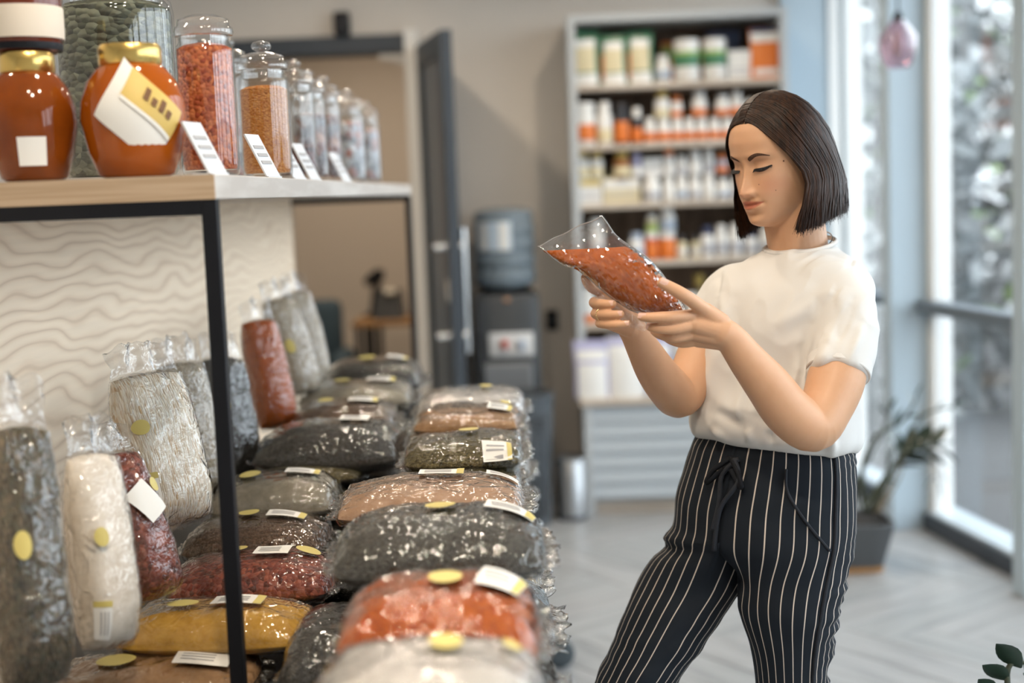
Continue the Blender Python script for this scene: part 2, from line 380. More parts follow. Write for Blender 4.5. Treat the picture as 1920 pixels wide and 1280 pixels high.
# ------------------------------------------------------------------ window wall (runs away from the camera, turned 8.6 degrees)
WP = Vector((1.494, 6.913, 0)); WD = Vector((.1487, -.9889, 0)).normalized(); WN = Vector((-WD.y, WD.x, 0))   # WN points out of the shop
if WN.x < 0: WN = -WN
MW = Matrix((WD, WN, Vector((0, 0, 1)))).transposed()
def wbox(mb, s0, s1, n0, n1, z0, z1, bev=0):
    c = WP + WD*((s0+s1)/2) + WN*((n0+n1)/2) + Vector((0, 0, (z0+z1)/2)); mb.box(c, (s1-s0, n1-n0, z1-z0), MW, bev); return mb
posts = [-.08, .885, 1.93, 2.98, 4.03, 5.08, 6.13, 7.18, 8.23]
M_sill = mat('sill_metal', (.50, .56, .60), .35, metal=.3)
for k in range(len(posts)-1):
    s0, s1 = posts[k], posts[k+1]
    wn = struct(empty('window_%d' % (k+1), WP + WD*((s0+s1)/2)))
    wn.rotation_euler.z = 0
    sub(wbox(MB(), s0+.06, s1-.0, .055, .061, .09, CEIL-.1), 'pane', M_glass, wn)
    b = MB(); wbox(b, s0+.02, s0+.08, .02, .1, .085, CEIL); sub(b, 'white_mullion', M_white, wn)
    b = MB(); wbox(b, s1-.045, s1+.0, .0, .1, .085, CEIL); sub(b, 'dark_mullion', M_rail, wn)
    sub(wbox(MB(), s0+.02, s1, .0, .14, .0, .085, .004), 'sill', M_sill, wn)
    sub(wbox(MB(), s0+.02, s1, -.012, .0, .0, .07), 'kick_strip', M_dark, wn)
    sub(wbox(MB(), s0+.0, s1-.02, -.035, .05, .935, .985, .004), 'rail', M_rail, wn)
    sub(wbox(MB(), s0, s1, .02, .1, CEIL-.1, CEIL), 'head_frame', M_white, wn)
for k, s in enumerate(posts):
    if k == 1: b = wbox(MB(), s-.06, s+.02, -.145, .1, 0, CEIL, .003)
    elif k == 0: b = wbox(MB(), s-.06, s+.02, -.03, .1, 0, CEIL)
    else: b = wbox(MB(), s-.05, s+.04, -.10, .12, 0, CEIL, .003)
    struct(b.build('trim_%d' % (k+3), M_pale))
b = MB(); wbox(b, posts[-1], posts[-1]+.6, -.02, .12, 0, CEIL); struct(b.build('wall_right', M_wallside))
# ------------------------------------------------------------------ ceiling spotlights
M_lens = mat('lamp_lens', (1, .9, .75), .4, emis=(1, .80, .58), es=25)
SPOTS = [(-.35, .9, 4, 'nearest the camera over the bag display'), (-.25, 2.0, 5, 'over the middle of the bag display'), (-.3, 3.2, 5.5, 'over the back half of the bag display'), (-.35, 4.5, 9, 'over the far end of the bag display'),
         (.0, .75, 17, 'in the aisle nearest the camera'), (.30, 1.30, 7.5, 'in the aisle in front of the woman'), (.75, 3.9, 5, 'in the aisle behind the woman'), (.55, 5.6, 13, 'before the bookcase'), (-1.5, 2.2, 12, 'behind the wooden back panel'), (-.9, 5.7, 14, 'before the open door'), (-1.0, 8.0, 18, 'added unseen to light the room behind the door')]  # last lamp is added out of view to brighten the back room
for x, y, pw, where in SPOTS:
    fx = empty('ceiling_spotlight', (x, y, CEIL)); tag(fx, 'round white recessed ceiling spotlight ' + where, 'spotlight', 'ceiling spotlights')
    sub(MB().lathe((x, y, CEIL-.05), [(.075, 0), (.085, .004), (.085, .05)], 20, False, False), 'housing', M_white, fx, smooth=True, angle=40)
    sub(MB().lathe((x, y, CEIL-.03), [(.072, 0), (.0, .001)], 20, False, False), 'lens', M_lens, fx)
    ld = bpy.data.lights.new('spotlight_beam', 'AREA'); ld.shape = 'DISK'; ld.size = .13; ld.energy = pw; ld.color = (1, .85, .67); ld.spread = math.radians(150)
    lo = bpy.data.objects.new('spotlight_beam', ld); COL.objects.link(lo); lo.location = (0, 0, -.056); lo.parent = fx
# ------------------------------------------------------------------ outside
m = MB(); m.bb((1.0, -12, -.2), (40, 45, -.12)); o = m.build('ground_outside', mat('grey_paving', (.10, .10, .10), .9, spec=0, var=.12, vscale=1.5)); struct(o)
backdrop = empty('backdrop_wall', (9, 18, -.12)); tag(backdrop, 'pale backdrop added beyond the trees for bright spots in the shop window', 'backdrop_wall')
M_backdrop = mat('pale_backdrop', (.80, .80, .79), .8, var=.05, vscale=.5)
sub(MB().bb((3.0, 24, -.12), (22, 24.6, 9)), 'bright_backdrop', M_backdrop, backdrop)  # added white surface; its bright gaps between leaves stand for sun-dappled reflections
M_leaf = []
for k, c in enumerate(((.17, .18, .18), (.30, .31, .31), (.26, .36, .14))):
    M_leaf.append(mat('tree_leaf_%s' % 'abc'[k], c, .6))  # the grey leaf tones carry the haze of the window glass in their colour
def tree(pos, h, crown_c, crown_r, nleaf, seed, label, mixg=.12, ls=.15):
    r = random.Random(seed); t = empty('street_tree', pos); tag(t, label, 'tree', 'trees outside the shop window')
    base = Vector(pos); top = base + Vector((0, 0, h))
    m = MB(); m.tube([base, base+Vector((r.uniform(-.1, .1), .05, h*.4)), top], [.11, .085, .05], 8)
    sub(m, 'trunk', mat('bark', (.16, .155, .15), .9, var=.3, vscale=8), t)
    b = MB(); L = []
    for k in range(14):
        a = r.uniform(0, 6.28); z0 = base.z + h*r.uniform(.15, .9)
        e = Vector(crown_c) + Vector((math.cos(a)*crown_r[0]*.8, math.sin(a)*crown_r[1]*.8, r.uniform(-.9, .9)*crown_r[2]))
        s = Vector((base.x, base.y, z0)); mid = (s+e)/2 + Vector((0, 0, .15)); b.tube([s, mid, e], [.03, .02, .008], 5); L.append((s, mid, e))
    sub(b, 'branches', mat('bark', (.16, .155, .15), .9), t)
    groups = [MB(), MB(), MB()]
    # clumps of leaves with gaps between them
    cl = [Vector(crown_c) + Vector((r.gauss(0, .5)*crown_r[0], r.gauss(0, .5)*crown_r[1], r.uniform(-1, 1)*crown_r[2])) for _ in range(46)]
    for k in range(nleaf):
        c = cl[r.randrange(len(cl))]; p = c + Vector((r.gauss(0, .22), r.gauss(0, .22), r.gauss(0, .2)))
        s = ls*r.uniform(.6, 1.3); ax = Euler((r.uniform(-1, 1), r.uniform(-1, 1), r.uniform(0, 6.28))).to_matrix()
        vs = [p + ax @ Vector(q)*s for q in ((-.9, 0, 0), (-.2, .38, .06), (.9, 0, -.1), (-.2, -.38, .06))]
        g = 2 if r.random() < mixg else (1 if r.random() < .45 else 0)
        groups[g].add(vs, [(0, 1, 2), (0, 2, 3)])
    for g in range(3):
        if groups[g].f: o = sub(groups[g], 'foliage', M_leaf[g], t); o['kind'] = 'stuff'
tree((3.0, 9.8, -.12), 3.4, (3.0, 9.8, 1.6), (.9, .9, 1.7), 1000, 1, 'leafy street tree nearest the window beyond the far pane', .04)
tree((4.45, 11.6, -.12), 3.8, (4.45, 11.6, 1.7), (.8, .8, 2.0), 1300, 2, 'broad street tree standing beyond the wide glass pane', .22)
tree((3.9, 16.0, -.12), 4.2, (3.9, 16.0, 1.9), (1.5, 1.1, 2.2), 1500, 3, 'street tree behind the others seen through the far pane', .04)
tree((6.6, 16.8, -.12), 4.2, (6.6, 16.8, 2.0), (1.2, 1.2, 2.3), 1700, 4, 'tall green street tree at the right seen through the wide pane', .38)
# ------------------------------------------------------------------ display unit: shelf, frame, panel, table
X_EDGE, X_BACK, Y_NEAR, Y_FAR, Z_SH0, Z_SH1 = -.434, -.857, 1.945, 5.06, 1.507, 1.541
TZ = .765
def panel_mat():
    m, nt, N, L, p = nmat('back_panel_elm')
    tc = N.new('ShaderNodeTexCoord'); mp = N.new('ShaderNodeMapping'); mp.inputs['Scale'].default_value = (1, .32, 1); mp.inputs['Rotation'].default_value = (.10, 0, 0); L.new(tc.outputs['Object'], mp.inputs[0])
    wv = N.new('ShaderNodeTexWave'); wv.wave_type = 'BANDS'; wv.bands_direction = 'Z'; wv.inputs['Scale'].default_value = 11; wv.inputs['Distortion'].default_value = 22; wv.inputs['Detail'].default_value = 2; wv.inputs['Detail Scale'].default_value = .45; wv.inputs['Detail Roughness'].default_value = .55
    L.new(mp.outputs[0], wv.inputs['Vector'])
    r = N.new('ShaderNodeValToRGB'); e = r.color_ramp.elements; e[0].position = 0; e[0].color = (.76, .585, .415, 1); e[1].position = 1; e[1].color = (.96, .79, .60, 1); q = e.new(.12); q.color = (.86, .68, .50, 1); q = e.new(.55); q.color = (.93, .76, .57, 1)
    L.new(wv.outputs[0], r.inputs[0]); nz_ = N.new('ShaderNodeTexNoise'); nz_.inputs['Scale'].default_value = 60; mp2 = N.new('ShaderNodeMapping'); mp2.inputs['Scale'].default_value = (1, .06, 1.5); L.new(tc.outputs['Object'], mp2.inputs[0]); L.new(mp2.outputs[0], nz_.inputs['Vector'])
    mx = N.new('ShaderNodeMix'); mx.data_type = 'RGBA'; mx.blend_type = 'MULTIPLY'; mx.inputs[0].default_value = .16; L.new(r.outputs[0], mx.inputs[6]); L.new(nz_.outputs[0], mx.inputs[7])
    L.new(mx.outputs[2], p.inputs['Base Color']); p.inputs['Roughness'].default_value = .6; return m
unit = empty('jar_shelf', (-.645, 3.5, 0)); tag(unit, 'long wooden shelf on a black steel frame with a pale wood-grain back panel', 'shelf')
M_board = wood('shelf_board', (.50, .46, .42), (.62, .585, .545), 5, (8, 1.0, 8), .55, .04, dis=.8)
M_boardend = wood('board_end_oak', (.42, .30, .19), (.50, .37, .25), 6, (1, 8, 30), .6, .04)
sub(MB().bb((X_BACK, Y_NEAR+.004, Z_SH0), (X_EDGE, Y_FAR, Z_SH1), .0015), 'shelf_board', M_board, unit)
sub(MB().bb((X_BACK, Y_NEAR, Z_SH0), (X_EDGE-.0005, Y_NEAR+.0035, Z_SH1)), 'board_end', M_boardend, unit)
t = .021
for y in (Y_NEAR+.002, Y_FAR-t-.002):
    sub(MB().bb((X_EDGE-t, y, 0), (X_EDGE, y+t, Z_SH0), .0015), 'post', M_black, unit)
    sub(MB().bb((X_BACK, y, Z_SH0-t), (X_EDGE-t, y+t, Z_SH0)), 'cross_bar', M_black, unit)
    sub(MB().bb((X_BACK-t, y, 0), (X_BACK, y+t, Z_SH0)), 'post', M_black, unit)
sub(MB().bb((X_BACK-.02, Y_NEAR-.5, .4), (X_BACK, Y_FAR, Z_SH0)), 'back_panel', panel_mat(), unit)
tb_ = empty('display_table', (-.42, 3.0, 0)); tag(tb_, 'low display table on castors under the bags of spices and grains', 'table')
sub(MB().bb((X_BACK+.004, 1.16, TZ-.03), (-.04, 4.5, TZ), .003), 'table_top', mat('table_top_grey', (.10, .10, .10), .6), tb_)
sub(MB().bb((X_BACK+.03, 1.3, .16), (-.12, 4.9, TZ-.03)), 'cabinet_body', mat('cabinet_grey', (.30, .31, .32), .6), tb_)
M_tyre = mat('castor_rubber', (.05, .065, .075), .5)
cs = onz(1052, 1250)
for cx_, cy_ in ((cs.x-.0, cs.y), (cs.x-.0, 1.6), (-.75, 1.5), (-.75, 4.7)):
    w_ = sub(MB().lathe((0, 0, 0), [(.02, -.012), (.038, -.013), (.045, -.008), (.045, .008), (.038, .013), (.02, .012)], 24), 'castor_wheel', M_tyre, tb_, smooth=True, angle=40)
    w_.data.transform(Matrix.Translation(Vector((cx_, cy_, .045)) - Vector(tb_.location)) @ Matrix.Rotation(math.radians(75), 4, 'X') @ Matrix.Translation(Vector(tb_.location)))
    hub = MB().bar((cx_-.05, cy_+.01, .05), (cx_-.05, cy_+.01, .16), .05, .02); sub(hub, 'castor_fork', M_dark, tb_)
    sub(MB().bar((cx_-.06, cy_+.0, .045), (cx_, cy_, .045), .016, .016), 'castor_axle', M_dark, tb_)
# ------------------------------------------------------------------ bags
M_film = thin('clear_film', (.985, .985, .98), .05, 1.45, 2.0, .0, .016, (.9, .89, .87), .35, 30, 2)
M_film2 = thin('crinkled_film', (.985, .985, .985), .045, 1.45, 2.2, .01, .03, (.92, .92, .91), .55, 32, 2)
M_sticker = mat('white_label', (.80, .79, .75), .6)
M_yellow = mat('yellow_sticker', (.60, .50, .16), .5)
M_ink = mat('label_ink', (.36, .36, .37), .7)
def nz(x, y, z): return noise.noise(Vector((x, y, z)))
class Bag:
    def __init__(s, c, ex, ey, ez, L, W, T, seed, fl=(.16, .16), sag=0, lump=.004, crinkle=.0080, flat=.55, neck=.35, bend=0):
        s.c = Vector(c); s.ex, s.ey, s.ez = [Vector(q).normalized() for q in (ex, ey, ez)]
        s.L, s.W, s.T, s.seed, s.fl, s.sag, s.lump, s.cr, s.flat, s.neck, s.bend = L, W, T, seed*7.31, fl, sag, lump, crinkle, flat, neck, bend
    def pt(s, a, t, top, film):
        """a along the length (-1..1 is the filling, beyond are the film ends), t across, top/bottom skin"""
        aa = max(-1, min(1, a)); over = abs(a) - 1 if abs(a) > 1 else 0
        k = s.sag*(-aa)                                   # heavier towards the bottom end
        prof = max(0, 1-abs(aa)**3.2)**.5 * max(0, 1-abs(t)**2.8)**.5
        h = s.T/2*prof*(1+k)
        if not top: h *= s.flat
        wn = s.W/2*(1-.13*abs(aa)**4 - .06*s.sag*aa)
        x = a*s.L/2*(1-.05*t*t); y = t*wn
        q = Vector((x*9, y*9, s.seed + (0 if top else 5)))
        h += s.lump*noise.noise(q*1.6)*min(1, prof*1.6)*(1 if top else .6)
        if film:
            r1 = 1-2.2*abs(noise.noise(Vector((x*13+y*9+s.seed, y*22-x*6, s.seed))))
            r2 = 1-2.4*abs(noise.noise(Vector((x*36-y*20, y*30+x*12+s.seed, 3.3)))); r3 = 1-2.4*abs(noise.noise(Vector((x*9+s.seed, y*70, 8.1))))
            h += .0030 + s.cr*(.40+.9*abs(aa)**4)*(max(0, r1)**2*.75 + max(0, r2)**2*.40 + max(0, r3)**2*.55*abs(aa)**3 - .25)*(1 if prof > .02 else .4)
            if h < .0006: h = .0006
            if over:
                h = .0012
                y *= 1 - s.neck*smooth01(0, .30, over)*.55 + .10*smooth01(.15, .4, over)
        sg = 1 if top else -1
        z = sg*h
        if film and over:
            z += .035*over*6*s.W*noise.noise(Vector((y*38+s.seed, over*8, s.seed))) + .02*over*math.sin(y*140+s.seed) - .10*over*s.T*(0 if s.sag else 1)
            x += .012*noise.noise(Vector((y*60, 1.1, s.seed)))*min(1, over*8)
        z += s.bend*(aa*aa)*-1
        return Vector((x, y, z))
    def wp(s, v): return s.c + s.ex*v.x + s.ey*v.y + s.ez*v.z
    def skin(s, film, nu, nv):
        m = MB(); a0, a1 = (-1-s.fl[0], 1+s.fl[1]) if film else (-1, 1)
        def row(top):
            def fn(u, v):
                if film: a = a0+(a1-a0)*u
                else: a = math.sin((u-.5)*math.pi)
                t = math.sin((v-.5)*math.pi)
                return s.pt(a, t, top, film)
            return fn
        m.grid(row(True), nu, nv)
        k = len(m.v); m.grid(row(False), nu, nv)
        f2 = m.f[(nu-1)*(nv-1):]; m.f = m.f[:(nu-1)*(nv-1)] + [f[::-1] for f in f2]
        for i in range(nu-1):
            m.f.append((i+1, i, k+i, k+i+1)); q = (nv-1)*nu; m.f.append((q+i, q+i+1, k+q+i+1, k+q+i))
        for j in range(nv-1):
            m.f.append((j*nu, (j+1)*nu, k+(j+1)*nu, k+j*nu)); e = nu-1; m.f.append(((j+1)*nu+e, j*nu+e, k+j*nu+e, k+(j+1)*nu+e))
        return m
    def patch(s, a0, a1, t0, t1, top=True, oval=False, rot=0, off=.0022, n=8):
        m = MB(); am, tm = (a0+a1)/2, (t0+t1)/2; ha, ht = (a1-a0)/2, (t1-t0)/2
        def P(p, q):
            if oval: rr = 1/max(1e-6, math.hypot(p, q))*max(abs(p), abs(q)) if (p or q) else 1; p, q = p*rr, q*rr
            dx, dy = p*ha*s.L/2, q*ht*s.W/2; cr, sr = math.cos(rot), math.sin(rot)
            dx, dy = dx*cr-dy*sr, dx*sr+dy*cr
            v = s.pt(am+dx/(s.L/2), tm+dy/(s.W/2), top, False)
            lift = .0040+.55*s.cr+off*.4
            sg = 1 if top else -1
            return v + Vector((0, 0, sg*lift))
        m.grid(lambda u, v: P(2*u-1, 2*v-1), n, n)
        if not top: m.f = [f[::-1] for f in m.f]
        return m
def obj_local(mb, bag, name, m_, parent, smooth=True):
    me = mb.mesh(name); o = link(name, me, m_, parent, smooth); return o
def make_bag(name, label, fill, bag, group, stickers=(), film=None, nu=40, nv=24, content_name='contents', tshift=0):
    e = bpy.data.objects.new(name, None); e.empty_display_size = .03; COL.objects.link(e)
    R = Matrix((bag.ex, bag.ey, bag.ez)).transposed().to_4x4(); e.matrix_world = Matrix.Translation(bag.c) @ R
    tag(e, label, 'bag', group)
    obj_local(bag.skin(False, nu-8, nv-4), bag, content_name, fill, e)
    obj_local(bag.skin(True, nu+30, nv+20), bag, 'film', film or M_film, e)
    for st in stickers:
        kind, a0, a1, t0, t1 = st[:5]; t0 -= tshift; t1 -= tshift; kw = st[5] if len(st) > 5 else {}
        if kind == 'oval': obj_local(bag.patch(a0, a1, t0, t1, oval=True, **kw), bag, 'sticker', M_yellow, e)
        else:
            lb = obj_local(bag.patch(a0, a1, t0, t1, **kw), bag, 'label', M_sticker, e)
            w_ = (a1-a0)*.16; k2 = dict(kw); k2['off'] = .004
            if kind == 'labely': obj_local(bag.patch(a1-w_, a1, t0, t1, **k2), bag, 'label_band', M_yellow, lb)
            hb = (t1-t0)
            for q in (.25, .45, .65):
                obj_local(bag.patch(a0+(a1-a0)*.12, a0+(a1-a0)*.72, t0+hb*q, t0+hb*(q+.07), **k2), bag, 'print_line', M_ink, lb)
    return e
# fillings
F_white = grain('coconut_flour', ((.42, .40, .38), (.55, .53, .505)), 90, .8, .3, kind='n')
F_oat = grain('oat_flour', ((.72, .63, .51), (.88, .80, .69)), 60, .8, .3, kind='n')
F_lentil = grain('red_lentils', ((.22, .034, .0015), (.36, .070, .004), (.47, .12, .010), (.30, .05, .002)), 260, .8, .7)
F_dseed = grain('chia_seeds', ((.018, .018, .016), (.06, .057, .05), (.12, .115, .10), (.05, .045, .035)), 420, .5, .8)
F_gseed = grain('poppy_seeds', ((.02, .02, .019), (.055, .053, .05), (.10, .095, .088)), 520, .6, .7)
F_tan = grain('tan_flour', ((.33, .20, .125), (.43, .275, .18)), 30, .9, .15, kind='n')
F_olive = grain('dried_herbs', ((.035, .03, .012), (.13, .105, .045), (.22, .18, .08), (.07, .055, .02)), 240, .8, 1.0, (1, 2.5, 1))
F_brown = grain('ground_spice', ((.24, .13, .06), (.36, .215, .11)), 60, .9, .2, kind='n')
F_mustard = grain('turmeric', ((.40, .21, .025), (.55, .32, .06)), 50, .8, .2, kind='n')
F_bean = grain('red_beans', ((.09, .018, .012), (.19, .04, .025), (.30, .085, .05), (.07, .015, .01)), 130, .4, .8)
F_cocoa = grain('dark_cocoa', ((.045, .026, .015), (.10, .06, .038), (.14, .09, .06)), 220, .7, .6)
F_grey = grain('grey_flour', ((.17, .15, .115), (.27, .245, .195)), 40, .9, .2, kind='n')
F_cream = grain('shredded_root', ((.72, .58, .40), (.88, .79, .64), (.92, .87, .77), (.62, .42, .22)), 70, .7, .5, (1, 6, 2), .006)
F_paprika = grain('paprika', ((.27, .045, .002), (.39, .078, .003), (.33, .060, .0025)), 35, .75, .12, kind='n')
F_black = grain('black_cumin', ((.008, .008, .008), (.03, .028, .026), (.06, .056, .05)), 420, .5, .6)
F_beige = grain('beige_grain', ((.36, .30, .21), (.50, .43, .33), (.24, .19, .13)), 240, .7, .7)
F_herb = grain('dark_herb_mix', ((.02, .017, .012), (.10, .075, .045), (.06, .06, .035), (.17, .12, .07)), 130, .8, 1.0, (1, 2, 1))
rb = random.Random(11)
def flat(name, label, fill, x0, x1, ytop, yw, W, T, seed, stickers=(), yaw=0, group='bags lying on the display table', tilt=0, **kw):
    a, b = ony(x0, ytop+20, yw), ony(x1, ytop+20, yw); L = (b.x-a.x); zt = ony((x0+x1)/2, ytop, yw+.06).z
    cyw, syw = math.cos(yaw), math.sin(yaw)
    ex = Vector((cyw, syw, tilt)); ey = Vector((-syw, cyw, 0)); ez = ex.cross(ey)
    kw.setdefault('fl', (.12, .14))
    L *= .92
    bag = Bag(((a.x+b.x)/2, yw, zt-T/2), ex, ey, ez, L, W, T, seed, **kw)
    e = make_bag(name, label, fill, bag, group, stickers, tshift=.42); return e, zt-T/2-T*.30
OV = ('oval', -.25, .1, -.1, .3); LB = ('labely', .45, .95, -.15, .5)
FLAT = [
 # right column
 ('coconut_bag', 'white coconut flour bag nearest the camera in the right column', F_white, 548, 1048, 1188, 1.40, .27, .15, 1, (('oval', .02, .3, .35, .7), ('oval', .62, .78, .55, .75))),
 ('lentil_bag', 'bright orange red lentil bag with a white label on the display', F_lentil, 622, 1022, 1066, 1.69, .27, .125, 2, (('labely', .42, .86, .15, .75, {'rot': -.15}), ('oval', -.1, .25, .2, .55))),
 ('seed_bag', 'large dark grey seed bag behind the orange lentil bag', F_dseed, 613, 1035, 942, 2.00, .27, .115, 3, (('labely', .45, .92, .3, .75, {'rot': -.12}), ('oval', -.14, .16, .3, .68))),
 ('tan_flour_bag', 'tan flour bag between the dark grey seed bag and the olive herb bags', F_tan, 625, 995, 886, 2.31, .24, .075, 4, (('labely', -.15, .35, .45, .8), ('label', .6, .95, .5, .8))),
 ('herb_bag', 'upper olive herb bag with a cream sticker near the right edge', F_olive, 752, 990, 806, 2.66, .24, .07, 5, (('labely', .36, .86, -.75, -.2, {'rot': .12}), ('oval', -.1, .25, .3, .65))),
 ('herb_bag', 'lower olive herb bag squeezed under the one with the cream sticker', F_olive, 752, 985, 851, 2.62, .25, .07, 6, ()),
 ('spice_bag', 'upper brown ground spice bag just before the far white bag', F_brown, 772, 985, 755, 2.98, .24, .06, 7, (('labely', .4, .85, -.1, .4), ('oval', .6, .8, .5, .8))),
 ('spice_bag', 'lower brown ground spice bag resting on the olive herb row', F_brown, 760, 985, 783, 2.95, .25, .06, 8, (('oval', -.1, .25, .1, .5),)),
 ('coconut_bag', 'white coconut flour bag at the far end of the right column', F_white, 778, 992, 723, 3.30, .26, .085, 9, (('oval', .15, .4, .2, .6),)),
 # left column
 ('cinnamon_bag', 'brown bag with a cream label at the bottom left corner', F_brown, 95, 500, 1213, 2.08, .17, .055, 20, (('label', .2, .75, -.1, .5), ('oval', -.6, -.2, .0, .5))),
 ('turmeric_bag', 'mustard yellow turmeric bag behind the black post', F_mustard, 222, 600, 1112, 2.17, .18, .085, 21, (('labely', -.05, .5, .1, .6), ('oval', -.55, -.2, .1, .5))),
 ('bean_bag', 'dark red bean bag lying behind the yellow turmeric bag', F_bean, 312, 645, 1022, 2.36, .2, .095, 22, (('label', .02, .45, .1, .6), ('oval', -.35, -.1, .3, .7), ('oval', .5, .8, .3, .7))),
 ('cocoa_bag', 'dark brown cocoa bag between the red bean and grey-green flour bags', F_cocoa, 345, 625, 956, 2.52, .2, .09, 23, (('labely', .15, .7, .2, .55), ('oval', -.3, .0, .3, .7))),
 ('flour_bag', 'grey-green flour bag in the left column beside the tan flour', F_grey, 395, 645, 878, 2.68, .22, .10, 24, (('labely', .15, .7, .2, .6), ('oval', -.6, -.25, .1, .6))),
 ('thyme_bag', 'flat dark green bag with a white label tucked before the grey seed bag', F_olive, 488, 690, 852, 2.86, .18, .05, 25, (('labely', .05, .6, -.1, .6), ('oval', -.6, -.3, .0, .5))),
 ('seed_bag', 'plump dark grey seed bag in the middle of the left column', F_gseed, 478, 772, 783, 2.93, .26, .125, 26, (('label', .1, .5, .3, .7),)),
 ('pepper_bag', 'brown-grey ground pepper bag behind the plump seed bag', F_cocoa, 540, 752, 747, 3.25, .26, .085, 27, (('labely', .1, .65, .1, .55), ('oval', -.5, -.2, .2, .6))),
 ('pepper_bag', 'grey ground pepper bag below the farthest black bag', F_grey, 556, 782, 711, 3.55, .26, .08, 28, (('labely', .2, .7, .2, .6), ('oval', -.4, -.1, .2, .6))),
 ('cumin_bag', 'black cumin bag farthest back in the left column', F_black, 600, 800, 669, 3.95, .28, .12, 29, (('oval', -.3, .05, .2, .6), ('labely', .3, .7, .2, .6))),
]
FB = []
for r in FLAT:
    e, zb = flat(r[0], r[1], r[2], *r[3:9], r[9], r[10], yaw=rb.uniform(-.05, .05)); FB.append((e, r, zb))
# lower layer of the piles: they carry the bags above and show at the sides
LOW = [('seed_bag', 'dark seed bag lying low between the turmeric and lentil bags', F_gseed, -.335, 2.10, .12), ('seed_bag', 'dark grey seed bag under the orange lentil bag', F_dseed, -.14, 1.80, .30), ('flour_bag', 'pale bag under the front white coconut flour bag', F_white, -.135, 1.44, .28), ('seed_bag', 'dark seed bag at the bottom of the pile under the grey seed bag', F_black, -.14, 2.13, .29),
       ('grain_bag', 'beige grain bag under the tan flour bag', F_beige, -.15, 2.44, .28), ('herb_bag', 'herb bag at the bottom of the olive herb pile', F_olive, -.16, 2.76, .26), ('spice_bag', 'spice bag at the bottom of the brown spice pile', F_brown, -.165, 3.07, .26), ('flour_bag', 'white bag at the bottom of the far right pile', F_white, -.165, 3.39, .26),
       ('seed_bag', 'dark seed bag under the plump seed bag of the left column', F_black, -.37, 2.93, .24), ('pepper_bag', 'dark bag at the bottom under the pepper bags', F_cocoa, -.39, 3.27, .26), ('pepper_bag', 'grey bag at the bottom of the far left pile', F_grey, -.40, 3.60, .26), ('cumin_bag', 'black bag at the bottom under the farthest black bag', F_black, -.42, 3.97, .27), ('grain_bag', 'grey bag under the grey-green flour bag', F_gseed, -.36, 2.60, .24)]
for k, (nm, lb, fl_, x, y, L) in enumerate(LOW):
    h = .15 if x > -.3 else (.17 if y > 2.7 else .11)
    make_bag(nm, lb, fl_, Bag((x, y, TZ+h*.46), (1, rb.uniform(-.05, .05), 0), (0, 1, 0), (0, 0, 1), L, .29, h, 40+k, fl=(.1, .16), flat=.85), 'bags at the bottom of the piles', nu=30, nv=18)
# upright bags leaning towards the back panel
def upright(name, label, fill, xb, yb, xt, yt, d, wpx, T, seed, yaw=.75, stickers=(), lean=.04, film=None, **kw):
    """px of bottom and top of the filling; yaw turns the broad side from the aisle towards the camera"""
    b, t_ = at(xb, yb, d), at(xt, yt, d+.02); t_.x -= lean*0
    ex = (t_-b); L = ex.length; ex.normalize()
    n0 = Vector((math.cos(yaw), -math.sin(yaw), .1)); ez = (n0 - ex*n0.dot(ex)).normalized(); ey = ez.cross(ex)
    vis = wpx*d/FPX; W = max(.08, (vis - T*.75*abs(math.cos(yaw)))/max(.3, abs(math.sin(yaw))))
    kw.setdefault('fl', (.06, .42)); kw.setdefault('sag', .25)
    bag = Bag((b+t_)/2, ex, ey, ez, L, W, T, seed, flat=.9, neck=.25, **kw)
    return make_bag(name, label, fill, bag, 'bags standing against the back panel', stickers, film or M_film2, nu=40, nv=22)
upright('herb_bag', 'big dark herb bag standing at the left edge nearest the camera', F_herb, 68, 1290, 30, 800, 1.86, 175, .10, 61, .8, (('oval', .0, .22, .35, .75),), lump=.01, crinkle=.010)
upright('oat_bag', 'narrow cream oat flour bag standing beside the dark herb bag', F_oat, 205, 1215, 170, 850, 2.02, 145, .09, 62, .7, (('oval', .05, .25, .35, .75), ('labely', -.9, -.5, .5, .9)))
upright('bean_bag', 'red bean bag with a large white tag leaning beside the cream oat bag', F_bean, 300, 1120, 215, 850, 2.22, 130, .09, 63, .75, (('label', .0, .5, -.5, .5, {'rot': .5, 'off': .006}), ('oval', .35, .55, -.8, -.4)), crinkle=.010)
upright('root_bag', 'tall bag of cream shredded root standing at the back panel', F_cream, 330, 985, 270, 700, 2.46, 175, .10, 64, .8, (('oval', .2, .4, .5, .85), ('labely', -.8, -.3, .6, .95)), lump=.012, crinkle=.009)
upright('grain_bag', 'grey beige grain bag behind the shredded root bag', F_beige, 375, 935, 335, 680, 2.78, 125, .09, 65, .8, (('oval', .1, .35, .4, .8),))
upright('seed_bag', 'speckled grey seed bag standing just behind the black post', F_gseed, 440, 900, 415, 670, 2.98, 115, .09, 66, .7, (('oval', .1, .3, .5, .85),), crinkle=.010)
upright('paprika_bag', 'orange-red paprika bag standing against the back panel', F_paprika, 521, 803, 483, 600, 3.24, 96, .085, 67, .85, (), lump=.006, crinkle=.009)
upright('grain_bag', 'pale grey grain bag standing behind the standing paprika bag', F_beige, 572, 738, 520, 560, 3.5, 90, .08, 68, .8, (('oval', -.2, .1, .4, .8),), crinkle=.011)
upright('grain_bag', 'beige grain bag standing farthest along the back panel', F_beige, 590, 718, 553, 548, 3.75, 80, .08, 69, .8, (('oval', -.3, .0, .4, .8),), crinkle=.011)
